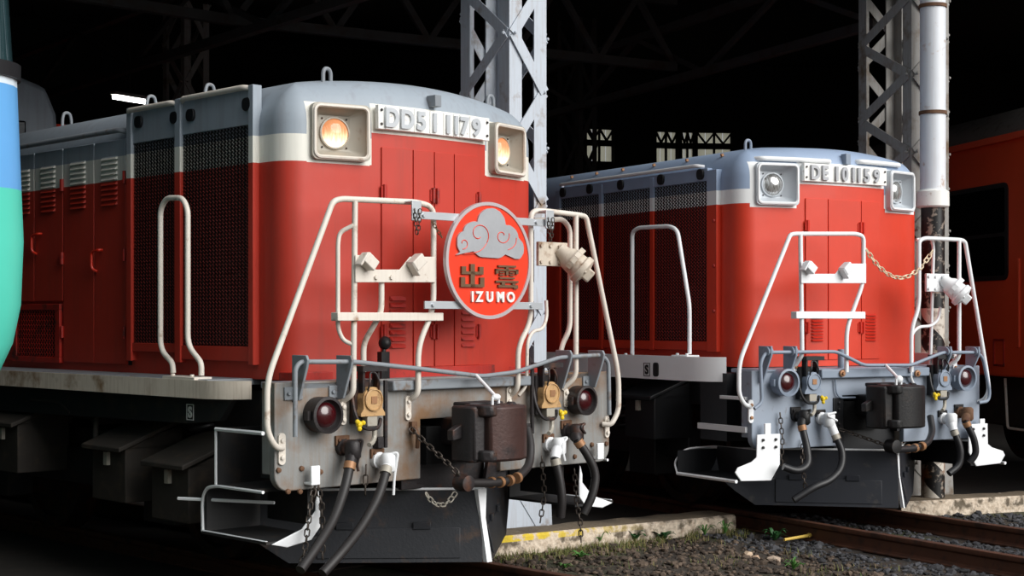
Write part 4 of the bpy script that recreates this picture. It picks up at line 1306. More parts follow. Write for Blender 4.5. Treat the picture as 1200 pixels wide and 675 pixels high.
for y, z in ((1.05, .70), (1.75, .76), (3.15, .84)): sandbox(LA, -1.12, y, z, M['mudbrown'], -1)
pp = P('under_pipe', M['mudbrown'], LA, 60)
pp.tube([(-1.2, 2.1, .95), (-1.22, 2.1, .75), (-1.2, 1.95, .6), (-1.05, 1.9, .58)], .02, 8, .08); pp.tube([(-1.25, 2.9, 1.0), (-1.25, 2.5, 1.0), (-1.25, 2.35, .93)], .016, 8, .05); pp.done()

# ================================================================== emblem sign on the left locomotive
HMY = -.13
hc = FA.front(570.5, 305.5, HMY)
hw_ = FA.world(hc.x, HMY, hc.z)
HM = thing('headmark', 'round orange-red sign with silver cloud and the word IZUMO hung on the handrails', 'sign', hw_, FA.t)
HR = .338
M['hmred'] = simple('headmark_red', (232, 58, 24), .35, var=.05)
M['hmbronze'] = simple('bronze_characters', (112, 84, 60), .45, .3, var=.2, vs=20)
M['cloud'] = simple('brushed_silver_cloud', (176, 178, 182), .4, .45, var=.2, vs=9)
MB().lathe([(HR, 0), (HR, .02)], (0, 0, 0), (0, -1, 0), 64).build('disc', M['hmred'], HM, 30)
rm = MB(); rm.lathe([(HR - .014, .018), (HR - .012, .026), (HR + .008, .026), (HR + .008, .0), (HR - .012, .0)], (0, 0, 0), (0, -1, 0), 64, False); rm.build('rim', simple('silver_rim', (190, 180, 182), .4, .3), HM, 30)
def uv(u, v): return Vector((u * HR, -.021, v * HR))
ells = [(.03, .645, .34, .275), (-.38, .43, .27, .24), (-.62, .29, .17, .2), (0, .32, .5, .30), (.42, .40, .27, .24), (.62, .225, .205, .2)]
cc0 = (0.0, .28); poly = []
for k in range(120):
    a = 2 * math.pi * k / 120; best = .05
    for i in range(1, 130):
        r = i * .01; u, v = cc0[0] + r * math.cos(a), cc0[1] + r * math.sin(a)
        if v < .045 + .05 * max(0, -u): break
        if any(((u - e[0]) / e[2]) ** 2 + ((v - e[1]) / e[3]) ** 2 < 1 for e in ells): best = r
    poly.append((cc0[0] + best * math.cos(a), cc0[1] + best * math.sin(a)))
# pointed wisp at the lower left
ins = max(range(120), key=lambda i: -poly[i][0] * 1.0 - abs(poly[i][1] - .13) * 2)
poly.insert(ins + 1, (-.80, .075))
cm = MB(); cm.prism([(u * HR, v * HR) for u, v in poly], (0, -.02, 0), (1, 0, 0), (0, 0, 1), (0, -.012, 0)); cm.build('cloud', M['cloud'], HM, 25)
sw = MB()
def swirl(c, r0, a0, turns, tail=0):
    pts = []
    for k in range(26):
        f = k / 25; a = math.radians(a0) + turns * 2 * math.pi * f; r = r0 * (1 - .72 * f)
        pts.append(uv(c[0] + r * math.cos(a), c[1] + r * .85 * math.sin(a)) + Vector((0, -.012, 0)))
    sw.tube(pts, .0028, 5)
swirl((-.28, .45), .25, -40, .95); swirl((-.64, .28), .12, -100, .8); swirl((.28, .44), .18, 20, -1.0)
sw.tube([uv(u, v) + Vector((0, -.012, 0)) for u, v in ((-.09, .30), (-.2, .18), (-.38, .12), (-.62, .1))], .0028, 5, .08)
sw.tube([uv(u, v) + Vector((0, -.012, 0)) for u, v in ((.63, .42), (.62, .32), (.54, .24), (.42, .2))], .0028, 5, .05)
sw.build('swirl_line', M['hmred'], HM)
def strokes(name, rects):
    m = MB()
    for u0, u1, v0, v1 in rects: m.box(u0 * HR, u1 * HR, -.034, -.02, min(v0, v1) * HR, max(v0, v1) * HR)
    m.build(name, M['hmbronze'], HM, 0)
# first character: two nested troughs crossed by one upright
x0 = -.70
strokes('character', [(x0 + .225, x0 + .325, -.07, -.47), (x0 + .02, x0 + .12, -.115, -.25), (x0 + .12, x0 + .44, -.20, -.25), (x0 + .43, x0 + .53, -.115, -.25),
                      (x0, x0 + .10, -.30, -.47), (x0 + .10, x0 + .46, -.42, -.47), (x0 + .45, x0 + .55, -.30, -.47)])
x0 = .13
strokes('character', [(x0 + .06, x0 + .49, -.075, -.11), (x0, x0 + .55, -.14, -.175), (x0, x0 + .06, -.14, -.225), (x0 + .49, x0 + .55, -.14, -.225), (x0 + .245, x0 + .305, -.075, -.25),
                      (x0 + .09, x0 + .21, -.195, -.215), (x0 + .34, x0 + .46, -.195, -.215), (x0 + .09, x0 + .21, -.235, -.255), (x0 + .34, x0 + .46, -.235, -.255),
                      (x0 + .09, x0 + .46, -.285, -.315), (x0, x0 + .55, -.345, -.38), (x0 + .14, x0 + .22, -.38, -.43), (x0 + .06, x0 + .44, -.42, -.465), (x0 + .40, x0 + .47, -.39, -.43), (x0 + .44, x0 + .54, -.42, -.485)])
for i, (ch, u) in enumerate(zip('IZUMO', (-.42, -.26, -.01, .25, .50))):
    glyph('letter', ch, .185 * HR, 1.0, .012, (u * HR, -.026, -.725 * HR), M['white'], HM)
# mounting bars and clamps
br = FA.front(487, 248, HMY).x - hc.x; bR = FA.front(642, 262, HMY).x - hc.x
for z, a, b in ((FA.front(571, 257, HMY).z - hc.z, br, bR), (FA.front(571, 358, HMY).z - hc.z, FA.front(498, 358, HMY).x - hc.x, FA.front(636, 358, HMY).x - hc.x)):
    m = MB(); m.box(a, b, .0, .012, z - .022, z + .022); o = m.build('mounting_bar', M['silver'], HM, 0, .002)
    for xx in (a + .06, b - .1): MB().lathe([(.012, 0), (.012, .012)], (xx, 0, z), (0, -1, 0), 6).build('bolt', M['silver'], o)
zb_ = FA.front(571, 257, HMY).z - hc.z
for xx in (br - .012, bR - .005):
    m = MB(); m.box(xx - .03, xx + .04, -.02, -.008, zb_ - .035, zb_ + .075); m.box(xx - .03, xx + .04, -.02, .09, zb_ + .068, zb_ + .078); o = m.build('hanger_clamp', M['silver'], HM, 0, .003)
    c = MB(); c.chain(sag((xx - .02, -.03, zb_ + .03), (xx + .02, -.03, zb_ + .03), .14, 10), .03, .017, .003); c.build('safety_chain', M['chain'], HM, 60)
c = MB(); c.chain([(br + .12, 0, zb_ - .03), (br + .2, .0, zb_ - .12)], .03, .017, .003); c.build('safety_chain', M['rust'], HM, 60)

# ================================================================== locomotive B (right)
LB = thing('diesel_locomotive', 'clean red diesel locomotive with unlit headlights and plate reading DE10 1159', 'locomotive', (FB.o.x, FB.o.y, 0), FB.t)
F = FB
hB = hood_loft(.95, .30, .14, 7.5, 1.17, 2.83, .16, .2, .05, .065).build('hood', M['livB'], LB, 40)
cut_lamps(hB, .655, .30 + .14 * .655 ** 2 - .025, 2.575, .365, .325, math.atan(.28 * .655) * 1.25)
common_nose(LB, F, .95, .30, .14, M['livB'], simple('nose_door_red', (206, 44, 24), .4, var=.06), [-.395, -.175, .175, .395], 2.475, 1.22, (2.26, 1.47), (2.605, 2.745),
            [('D', 954.5, .85), ('E', 966, .85), ('1', 979.5, 1), ('0', 989, .85), ('1', 999, 1), ('1', 1005.5, 1), ('5', 1014.5, .85), ('9', 1026, .85)], .435,
            simple('grey_digit', (168, 170, 174), .4, .3), M['lampboxB'], M['whiteB'], M['lensB'], 'unlit square hooded headlight', 2.575, .655)
for a, b in (((898, 184), (976, 190)), ((1005, 189), (1064, 198))):
    v = P('lamp_visor', M['whiteB'], LB, 60); pa = F.front(*a, .30); pb = F.front(*b, .30)
    v.tube([Vector((pa.x, .40 + .12 * pa.x ** 2, pa.z)), Vector((pa.x + .03, .295 + .14 * pa.x ** 2, pa.z)), Vector(((pa.x + pb.x) / 2, .295 + .14 * ((pa.x + pb.x) / 2) ** 2, pa.z)), Vector((pb.x - .03, .295 + .14 * pb.x ** 2, pa.z)), Vector((pb.x, .40 + .12 * pb.x ** 2, pa.z))], .019, 10, .03); v.done()
n_ = P('lamp_bracket', M['greyB'], LB, 30, .003); n_.box(-.0, .05, .28, .34, 2.755, 2.84); n_.done()
eye(LB, -.66, .68, 2.89, M['greyB'], .055, .055)
for px in (1020,): pass
dk = P('deck', M['greyB'], LB, 30, .004); dk.box(-1.1, 1.1, 0, .35, 1.135, 1.165); dk.box(-1.265, 1.265, .9, 7.5, 1.15, 1.19); dk.done()
lg = P('ledge', M['greyB'], LB, 30, .008); lg.box(-.555, .575, -.05, .02, 1.09, 1.158); lg.done()
for s in (-1, 1):
    sk = P('deck_skirt', M['whiteB'], LB, 40)
    pts = [(s * 1.16, .33), (s * 1.25, .42), (s * 1.3, .6), (s * 1.3, 7.5), (s * 1.27, 7.5), (s * 1.27, .6), (s * 1.22, .43), (s * 1.14, .355)]
    sk.prism(pts, (0, 0, 1.065), (1, 0, 0), (0, 1, 0), (0, 0, .185)); so = sk.done()
s_mark(LB, F, 758, 433, -1.303, .085, M['black'])
p = F.side(769, 433, -1.3); q = P('slot', M['black'], LB, 40, .008); q.prism(rbox_poly(.07, .11, .02), (-1.298, p.y, p.z), (0, 1, 0), (0, 0, 1), (-.012, 0, 0)); q.done()
for s in (-1, 1): sp_ = P('step_well', M['blackB'], LB, 0); sp_.box(min(s * 1.18, s * .97), max(s * 1.18, s * .97), .3, .62, .62, 1.13); sp_.done()
underframe(LB, 1.19, 7.4, M['blackB'])
end_beam(LB, 1.19, 1.16, .575, M['beamB'])
bx = -.985
bk = P('radiator_core', M['dark'], LB, 0); bk.box(-.968, -.94, .75, 2.93, 1.34, 2.64); bk.done()
fr = P('grille_frame', M['livB'], LB, 30, .004)
for a, b in ((.66, .785), (1.488, 1.538), (2.232, 2.284), (2.905, 2.98)): fr.box(bx - .006, -.93, a, b, 1.28, 2.70)
fr.box(bx, -.935, .78, 2.91, 1.29, 1.36); fr.box(bx, -.935, .78, 2.91, 2.62, 2.72)
fo = fr.done()
for a, b in ((.785, 1.488), (1.538, 2.232), (2.284, 2.905)):
    g = diamond_mesh(MB(), bx + .01, a, b, 1.36, 2.62, .038, .027, .0045).build('wire_mesh', M['meshB'], LB, 0); g['kind'] = 'stuff'
bo = P('rivet', M['redA'], fo)
for z in (2.3, 1.95, 1.6): bo.lathe([(.016, 0), (.014, .012), (.004, .015)], (bx - .006, .69, z), (-1, 0, 0), 8)
bo.done()
for y in (.86, 1.38, 1.95, 2.42, 2.85):
    lk = P('latch_hole', M['blackB'], LB, 40, .004); lk.prism(rbox_poly(.085, .085, .035), (bx + .002, y, 2.675), (0, 1, 0), (0, 0, 1), (-.02, 0, 0)); lk.done()
w = P('rain_gutter', M['whiteB'], LB, 60); w.tube([(-.95, .86, 2.735), (-1.0, .9, 2.745), (-1.0, 2.88, 2.745), (-.95, 2.92, 2.735)], .015, 10, .03); w.done()
bo = P('roof_bolt', M['brass'], LB)
for y in (.75, 1.2, 1.65, 2.1, 2.5, 2.9): bo.lathe([(.016, 0), (.014, .02)], (-.86, y, 2.815), (-.4, 0, 1), 6)
bo.done()
cb = P('cab', M['livB'], LB, 30, .06)
cb.prism([(-1.42, 1.1), (1.42, 1.1), (1.42, 3.2), (1.36, 3.5), (1.2, 3.72), (.9, 3.82), (-.9, 3.82), (-1.2, 3.72), (-1.36, 3.5), (-1.42, 3.2)], (0, 7.5, 0), (1, 0, 0), (0, 0, 1), (0, 2.6, 0)); cbo = cb.done()
for sx in (-1, 1):
    wn_ = P('cab_window', M['window'], cbo, 0, .02); wn_.box(sx * .72 - .3, sx * .72 + .3, 7.48, 7.52, 2.95, 3.4); wn_.done()
WB = M['whiteB']; SR = .0165
handrail(LB, F, [(880, 477, -.0), (872, 474, -.06), (866, 462), (866, 425), (926, 275), (932, 274), (1003, 274), (1012, 277), (1012, 330), (992, 385), (992, 436)], -.07, WB, SR)
handrail(LB, F, [(1146, 471, -.0), (1154, 468, -.05), (1159, 458), (1157, 440), (1131, 283), (1125, 281), (1084, 279), (1077, 282), (1077, 360), (1068, 385), (1068, 436)], -.07, WB, SR)
handrail(LB, F, [(938, 275), (940, 418), (930, 430, 0)], -.07, WB, SR, .05)
handrail(LB, F, [(1124, 281), (1124, 420), (1112, 428, 0)], -.07, WB, SR, .05)
handrail(LB, F, [(1074, 281, .0), (1092, 279, -.02), (1094, 290, .0), (1090, 440, .02)], 0, WB, .013, .06)
handrail(LB, F, [(1102, 360, .0), (1100, 374, 0), (1092, 382, -.02), (1076, 383, -.03), (1068, 392, -.04), (1067, 444, -.04), (1072, 452, 0)], -.02, WB, .012, .06, 'conduit')
hp = hook_plate(LB, F, [(937, 307), (948, 307), (953, 321), (977, 321), (986, 309), (1013, 309), (1013, 332), (937, 332)], (931, 365, 1012, 373.5), -.075, WB)
for (px, py, dx) in ((946, 314, 1), (989, 315, -1)):
    p = F.front(px, py, -.1); hk = P('lamp_hook', WB, hp, 40, .006)
    Mx = Matrix.Translation((p.x, -.125, p.z)) @ Matrix.Rotation(math.radians(38 * dx), 4, 'Y')
    hk.box(-.042, .042, -.035, .035, -.03, .035, Mx); hk.box(-.05, -.035, -.03, .03, -.06, .03, Mx); hk.done()
multi_jumper(LB, F, 1105, 335, -.03, WB, .95)
chain(LB, sag(F.front(1015, 292, -.08), F.front(1093, 294, -.08), .215, 16), M['chainw'], .05, 'safety_chain', .03, .0055)
side_rail(LB, F, [(741, 415), (741, 272), (748, 267), (785, 265), (794, 270), (808, 358), (808, 415)], -1.22, WB, .0165, ((741, 416, .08), (803, 416, .1)))
for px, py, h, w_ in ((879, 482, .17, .045), (931, 424, .14, .042), (985 + 5, 437, .06, .05), (1118, 425, .14, .04)):
    p = F.front(px, py, 0); pill(LB, p.x, p.z, h, w_, WB, 0, M['brass'])
for px in (986, 1087 - 13):
    p = F.front(px, 437.5, -.05); b = P('bolt', M['brass'], LB); b.lathe([(.026, 0), (.026, .018), (.014, .02), (.012, .034)], (p.x, -.05, p.z), (0, -1, 0), 10); b.done()
tail_lamp(LB, F.front(919, 447, -.05).x, 1.07, .1, M['greyB']); tail_lamp(LB, F.front(1128, 443, -.05).x, 1.065, .1, M['greyB'])
receptacle(LB, F.front(951, 449, -.08).x, 1.06, M['greyB'], M['blackB'], 1); receptacle(LB, F.front(1104, 446, -.08).x, 1.055, M['greyB'], M['blackB'], -1)
lv = P('uncoupling_lever', M['greyB'], LB, 60)
lv.tube([F.front(a, b, -.1) for a, b in ((884, 479), (893, 472), (891, 425), (897, 413), (980, 412), (1012, 428), (1068, 428), (1105, 413), (1146, 413), (1152, 420), (1160, 460), (1158, 470), (1147, 472))], .0135, 10, .05); lvo = lv.done()
for px, py in ((900, 412), (929, 412), (1110, 412), (1143, 412)):
    p = F.front(px, py, -.1); b = P('lever_bracket', M['greyB'], LB, 30, .003)
    b.prism([(0, p.z + .04), (-.14, p.z + .04), (-.14, p.z - .03), (-.04, 1.07), (0, 1.07)], (p.x - .006, 0, 0), (0, 1, 0), (0, 0, 1), (.016, 0, 0))
    b.lathe([(.035, -.02), (.035, .025)], p, (1, 0, 0), 12); b.done()
pb_ = P('valve_post', M['greyB'], LB, 40); p = F.front(986, 420, .05); pb_.cyl((p.x, .05, 1.14), (p.x, .05, p.z + .07), .028, 12); pb_.done()
CX = -.06; CZ = .885
coupler(LB, F, CX, CZ, M['ironB'], M['ironB'], None, .42)
lk = P('lift_link', WB, lvo, 50); p0 = F.front(1038, 428, -.11); p1 = Vector((CX + .02, -.33, CZ + .2)); lk.tube([p0, p1], .012, 8)
lk.ell(p1, (.035, .025, .03), 8, 6); lk.tube([p1 + Vector((-.03, 0, .0)), p1 + Vector((-.03, 0, -.06))], .011, 6); lk.tube([p1 + Vector((.02, 0, .0)), p1 + Vector((.02, 0, -.06))], .011, 6); lk.done()
HS = M['rubberB']
cock_hose(LB, F, (933, 490), [(939, 497, -.1), (946, 525, -.15), (948, 545, -.2), (935, 553, -.2), (918, 547, -.16)], M['ironB'], HS, handle=((943, 488, -.12), (944, 496, -.12)))
cock_hose(LB, F, (962, 493), [(978, 508, -.12), (988, 530, -.18), (986, 550, -.2), (972, 564, -.2), (955, 570, -.18), (930, 586, -.12)], WB, HS, handle=((968, 486, -.13), (981, 493, -.13)), white=True)
cock_hose(LB, F, (1105, 493), [(1117, 503, -.12), (1126, 525, -.16), (1125, 545, -.16), (1112, 555, -.14)], WB, HS, handle=None, white=True)
cock_hose(LB, F, (1124, 486), [(1131, 493, -.12), (1142, 515, -.15), (1144, 532, -.15), (1136, 542, -.12)], M['rust'], HS, handle=None)
hz = P('coupler_hose', HS, LB, 60)
hz.tube([F.front(a, b, c) for a, b, c in ((1090, 488, -.08), (1093, 505, -.15), (1088, 519, -.25), (1070, 526, -.32), (1048, 527, -.36))], .026, 12, .08); hzo = hz.done()
cl = P('hose_ring', M['brass'], hzo)
for a, b in ((1064, 526), (1072, 525), (1080, 523)): p = F.front(a, b, -.3); cl.lathe([(.033, -.02), (.035, 0), (.033, .02)], p, (1, .3, .1), 14)
cl.done()
pv = P('hose_pivot', M['ironB'], hzo); p = F.front(1046, 523, -.36); pv.lathe([(.02, -.05), (.05, -.045), (.055, .0), (.05, .045), (.02, .05)], p, (0, -1, 0), 18); pv.done()
chain(LB, [F.front(a, b, c) for a, b, c in ((984, 503, -.03), (1010, 512, -.15), (1036, 521, -.32))], M['chain'])
chain(LB, [F.front(914, 484, -.03), F.front(917, 515, -.04), F.front(915, 545, -.05)], M['chain'])
chain(LB, [F.front(941, 515, -.03), F.front(940, 545, -.05), F.front(944, 572, -.05)], M['chain'])
for px, py in ((896, 503), (1147, 497)):
    tb = P('white_tab', WB, LB, 30, .004); p = F.front(px, py, -.03); tb.box(p.x - .028, p.x + .028, -.07, -.055, p.z - .045, p.z + .045); tb.box(p.x - .028, p.x + .028, -.07, 0, p.z - .055, p.z - .045); tb.done()
hbr = P('hook_rod', M['greyB'], LB); hbr.tube([F.front(979, 445, -.02), F.front(980, 460, -.02), F.front(984, 466, -.02), F.front(1002, 466, -.02)], .008, 6, .03); hbr.done()
db = P('draft_bracket', M['blackB'], LB, 30, .004); db.box(-.40, -.3, -.012, .06, .60, .94); db.box(-.3, .34, .1, .5, .52, .72)
for z in (.66, .74, .85, .9): db.lathe([(.013, 0), (.013, .014)], (-.35, -.012, z), (0, -1, 0), 6)
db.done()
plow(LB, -.28, .545, .115, 1.15, 1.0, M['plowB'], WB, .012, .3)
# hanging foot steps at both corners
for s in (-1, 1):
    o = P('side_step', M['blackB'], LB, 0, .0)
    xo, xi = s * 1.40, s * 1.02
    o.box(min(xo, xi), max(xo, xi), -.06, .62, .36, .372); o.box(min(s * 1.03, xi), max(s * 1.03, xi) + .001, -.06, .62, .36, .56); o.box(min(xo, xi), max(xo, xi), .61, .62, .36, .54)
    so = o.done()
    e = P('step_edge', WB, so, 40)
    e.tube([(xo, -.08, .366), (xo, .62, .366)], .014, 6); e.tube([(xo, .62, .366), (xo, .66, .45), (s * 1.3, .66, .545), (xi, .64, .555), (xi, -.05, .56)], .008, 6, .06); e.done()['label'] = 'white painted step edge'
    bkt = P('step_bracket', WB, so, 30, .004)
    poly = [(-1.20, .695), (-.985, .695), (-.985, .47), (-1.07, .355), (-1.35, .365), (-1.405, .43), (-1.38, .465), (-1.25, .50), (-1.205, .53)]
    bkt.prism([(abs(a), b) for a, b in poly], (0, -.075, 0), (s, 0, 0), (0, 0, 1), (0, .012, 0)); bkt.done()['label'] = 'white painted step bracket'
    bl = P('bolt', M['ironB'], so)
    for a in (1.15, 1.03):
        for z in (.655, .60): bl.lathe([(.011, 0), (.011, .012)], (s * a, -.075, z), (0, -1, 0), 6)
    bl.done()
    g2 = P('ladder_rung', WB, LB, 30, .003); g2.box(min(s * 1.18, s * 1.21), max(s * 1.18, s * 1.21), .05, .62, .70, .745); g2.box(min(s * 1.18, s * 1.21), max(s * 1.18, s * 1.21), .05, .35, .94, .965); g2.done()
bogie(LB, (1.55, 3.0), M['blackB'])
sandbox(LB, -1.1, 1.25, .93, M['blackB'], -1)

# ================================================================== red railcar at the right, green railcar at the left, red car behind
class Car: pass
FC = Frame(11.5, 0, 0)
pc = Vector((4.95, 16.2))
FC.o = pc + FC.u * 1.45
RC = thing('red_railcar', 'orange-red railcar with dark double window standing at the right edge', 'railcar', (FC.o.x, FC.o.y, 0), FC.t)
M['carred'] = banded('railcar_red', [(240, 84, 44), (241, 86, 45)], [2.0], .4)
M['carroof'] = simple('railcar_roof', (112, 108, 104), .7, var=.15, dirt=(80, 72, 62), damt=.3)
sec = [(-1.45, .95), (1.45, .95), (1.45, 3.3), (1.40, 3.42), (-1.40, 3.42), (-1.45, 3.3)]
m = MB(); m.prism(sec, (0, -3.2, 0), (1, 0, 0), (0, 0, 1), (0, 14, 0)); m.build('body', M['carred'], RC, 30, .02)
rf = [(-1.42, 3.42), (1.42, 3.42), (1.36, 3.55), (1.1, 3.75), (.6, 3.86), (-.6, 3.86), (-1.1, 3.75), (-1.36, 3.55)]
m = MB(); m.prism(rf, (0, -3.2, 0), (1, 0, 0), (0, 0, 1), (0, 14, 0)); m.build('roof', M['carroof'], RC, 40, .02)
m = MB(); m.box(-1.475, -1.44, -3.2, 10.8, 3.36, 3.43); m.build('gutter', M['carred'], RC, 0, .005)
def car_window(y0, y1, z0, z1):
    m = MB(); m.prism(rbox_poly(y1 - y0, z1 - z0, .08), (-1.44, (y0 + y1) / 2, (z0 + z1) / 2), (0, 1, 0), (0, 0, 1), (-.024, 0, 0)); fr = m.build('window_frame', simple('black_rubber_frame', (26, 27, 30), .4) if 'wf' not in M else M['wf'], RC, 40)
    zm = z0 + (z1 - z0) * .47
    for a, b in ((z0 + .05, zm - .02), (zm + .02, z1 - .05)):
        g = MB(); g.prism(rbox_poly(y1 - y0 - .1, b - a, .04), (-1.464, (y0 + y1) / 2, (a + b) / 2), (0, 1, 0), (0, 0, 1), (-.004, 0, 0)); g.build('pane', M['window'], fr, 40)
wa = FC.side(1182, 270, -1.45).y
for k in range(-1, 5): car_window(wa + 1.85 * k, wa + 1.85 * k + 1.35, FC.side(1182, 328, -1.45).z, FC.side(1182, 213, -1.45).z)
# door pocket strip and hatch
ya = FC.side(1194, 300, -1.45).y
m = MB(); m.box(-1.47, -1.44, ya - .03, ya + .03, 1.25, 2.15); m.build('door_rail', M['carred'], RC, 0, .008)
m = MB(); m.box(-1.462, -1.44, ya - .8, ya - .08, 1.02, 3.05); m.build('door', M['carred'], RC, 0, .01)
p = FC.side(1171, 413, -1.45); m = MB()
for a, b, c, d in ((-.11, .11, -.14, -.12), (-.11, .11, .12, .14), (-.11, -.09, -.14, .14), (.09, .11, -.14, .14)): m.box(-1.462, -1.44, p.y + a, p.y + b, p.z + c, p.z + d)
m.build('hatch_frame', M['redA'], RC, 0, .003)
m = MB(); m.box(-1.25, 1.25, -3, 10.6, .42, .95); m.build('underfloor', M['mudbrown'], RC, 0, .02)
m = MB()
for y in (1.5, 2.2, 4.4): m.box(-1.36, -1.2, y - .28, y + .28, .45, .85)
m.build('equipment_box', M['black'], RC, 0, .01)
m = MB(); sy = FC.side(1178, 470, -1.4).y
m.tube([(-1.4, sy, .93), (-1.4, sy - .05, .42), (-1.4, sy - .7, .42), (-1.4, sy - .75, .93)], .014, 6, .04); m.build('foot_stirrup', M['cream'], RC)
for y in (-1.5, .6, 7, 9.1): wheelset(RC, y)

FD = Frame(57.4, 0, 0)
FD.o = Vector((-2.30, 7.35)) - FD.u * 1.42
GC = thing('green_railcar', 'pale blue and mint green railcar front at the extreme left edge', 'railcar', (FD.o.x, FD.o.y, 0), FD.t)
M['mint'] = banded('mint_blue_paint', [(84, 204, 182), (100, 166, 224), (220, 232, 242)], [2.14, 2.625], .35)
def car_loft(HW, y0, y1, levels, rc):
    m = MB(); N = 0
    for d, z in levels:
        r = max(.02, rc - d * .5); pts = [(-HW + d, y1)]
        for k in range(7):
            a = math.pi + math.pi / 2 * k / 6; pts.append((-HW + d + r + r * math.cos(a), y0 + d + r + r * math.sin(a)))
        for k in range(7):
            a = -math.pi / 2 + math.pi / 2 * k / 6; pts.append((HW - d - r + r * math.cos(a), y0 + d + r + r * math.sin(a)))
        pts.append((HW - d, y1)); N = len(pts); m.v += [(x, y, z) for x, y in pts]
    for i in range(len(levels) - 1):
        for k in range(N): m.f.append((i * N + k, i * N + (k + 1) % N, (i + 1) * N + (k + 1) % N, (i + 1) * N + k))
    m.f.append(tuple(range(N))[::-1]); m.f.append(tuple((len(levels) - 1) * N + k for k in range(N)))
    return m
car_loft(1.42, -.12, 14, [(.40, 1.02), (.2, 1.12), (.09, 1.26), (.03, 1.42), (.0, 1.6), (-.01, 1.9), (.0, 2.2), (.015, 2.66)], .3).build('body', M['mint'], GC, 40)
car_loft(1.42, -.12, 14, [(.0, 2.66), (.0, 2.73), (.03, 2.735)], .3).build('window_sill', M['blackB'], GC, 40)
car_loft(1.42, -.12, 14, [(.03, 2.73), (.06, 3.3), (.09, 3.5)], .3).build('windscreen', glass_mat('tinted_windscreen', (40, 62, 66), .05), GC, 40)
car_loft(1.42, -.12, 14, [(.05, 3.5), (.08, 3.6), (.3, 3.78), (.7, 3.88)], .3).build('roof', M['carroof'], GC, 40)
m = MB(); m.box(-1.1, 1.1, .3, 13.5, .3, 1.05); m.build('underfloor', M['black'], GC, 0, .02)
for y in (1.4, 3.5, 9, 11): wheelset(GC, y)
FE = Frame(44.2, 0, 0)
pe = ray(92, 120, 25); FE.o = Vector((pe.x, pe.y))
RE = thing('old_red_coach', 'dark red coach end half lost in the dark of the shed', 'coach', (FE.o.x, FE.o.y, 0), FE.t)
m = MB(); m.prism([(-1.4, .9), (1.4, .9), (1.4, 5.3 - .9), (1.1, 4.7), (-1.1, 4.7), (-1.4, 4.4)], (0, 0, 0), (1, 0, 0), (0, 0, 1), (0, 5, 0)); m.build('body', M['redB'], RE, 30, .08)
m = MB(); m.box(-1.1, -.4, -.01, .02, 3.2, 3.9); m.box(.4, 1.1, -.01, .02, 3.2, 3.9); m.build('window', M['window'], RE, 0)
m = MB(); m.box(-1.2, 1.2, .2, 4.8, .3, .95); m.build('underfloor', M['black'], RE, 0)
for y in (1, 3.6): wheelset(RE, y)

# ------------------------------------------------------------------ ballast stones, plants, stick
def stone_mat(name, a, b):
    n = NT(name); g = n.t.nodes.new('ShaderNodeNewGeometry')
    c = n.mix(g.outputs['Random Per Island'], lin(a), lin(b))
    n.put(n.bs.inputs['Base Color'], n.scale_rgb(c, n.m('MULTIPLY_ADD', n.noise(40), .5, .75))); n.bs.inputs['Roughness'].default_value = .85
    return n.mat
ICO = None
def ico():
    t = (1 + 5 ** .5) / 2
    v = [Vector(p).normalized() for p in ((-1, t, 0), (1, t, 0), (-1, -t, 0), (1, -t, 0), (0, -1, t), (0, 1, t), (0, -1, -t), (0, 1, -t), (t, 0, -1), (t, 0, 1), (-t, 0, -1), (-t, 0, 1))]
    f = [(0, 11, 5), (0, 5, 1), (0, 1, 7), (0, 7, 10), (0, 10, 11), (1, 5, 9), (5, 11, 4), (11, 10, 2), (10, 7, 6), (7, 1, 8), (3, 9, 4), (3, 4, 2), (3, 2, 6), (3, 6, 8), (3, 8, 9), (4, 9, 5), (2, 4, 11), (6, 2, 10), (8, 6, 7), (9, 8, 1)]
    return v, f
IV, IF = ico()
def stone(m, x, y, z, s):
    sx, sy, sz = s * random.uniform(.7, 1.25), s * random.uniform(.7, 1.25), s * random.uniform(.4, .75)
    R = Matrix.Rotation(random.uniform(0, 6.28), 3, 'Z') @ Matrix.Rotation(random.uniform(-.5, .5), 3, 'X')
    m.add([R @ Vector((v.x * sx * random.uniform(.75, 1.2), v.y * sy * random.uniform(.75, 1.2), v.z * sz * random.uniform(.8, 1.2))) + Vector((x, y, z)) for v in IV], IF)
def gheight(x, y): return GZ + .018 * noise.noise(Vector((x * 1.7, y * 1.7, 3.1))) + .0072 * noise.noise(Vector((x * 6, y * 6, 1.1)))
def on_kerb(x, y):
    for p, q, w in (((-.55, 10.58), (1.76, 12.1), .34), ((3.28, 12.95), (7.4, 14.55), .5)):
        p = Vector(p); q = Vector(q); d = (q - p); L = d.length; d /= L; r = Vector((x, y)) - p
        a = r.dot(d); b = r.x * -d.y + r.y * d.x
        if -.02 < a < L + .02 and -.03 < b < w + .02: return True
    return False
def near_rail(x, y):
    P_ = Vector((x, y))
    for F_, xs in ((FB, (-.57, .5)), (FA, (-.533, .533))):
        a = (P_ - F_.o).dot(F_.u)
        if any(abs(a - q) < .06 for q in xs): return True
    return False
brown = MB(); grey = MB()
for i in range(13000):
    x = random.uniform(-.6, 5.2); y = random.uniform(8.3, 13.2)
    if on_kerb(x, y) or near_rail(x, y): continue
    px = 600 + FPX * x / y
    if px < 560 or px > 1240: continue
    b = (Vector((x, y)) - FB.o).dot(FB.u)
    s = random.uniform(.010, .026) if random.random() < .9 else random.uniform(.026, .04)
    if b > -1.15 + random.uniform(-.2, .2): stone(grey, x, y, gheight(x, y) + s * .25, s)
    elif random.random() < .8: stone(brown, x, y, gheight(x, y) + s * .25, s)
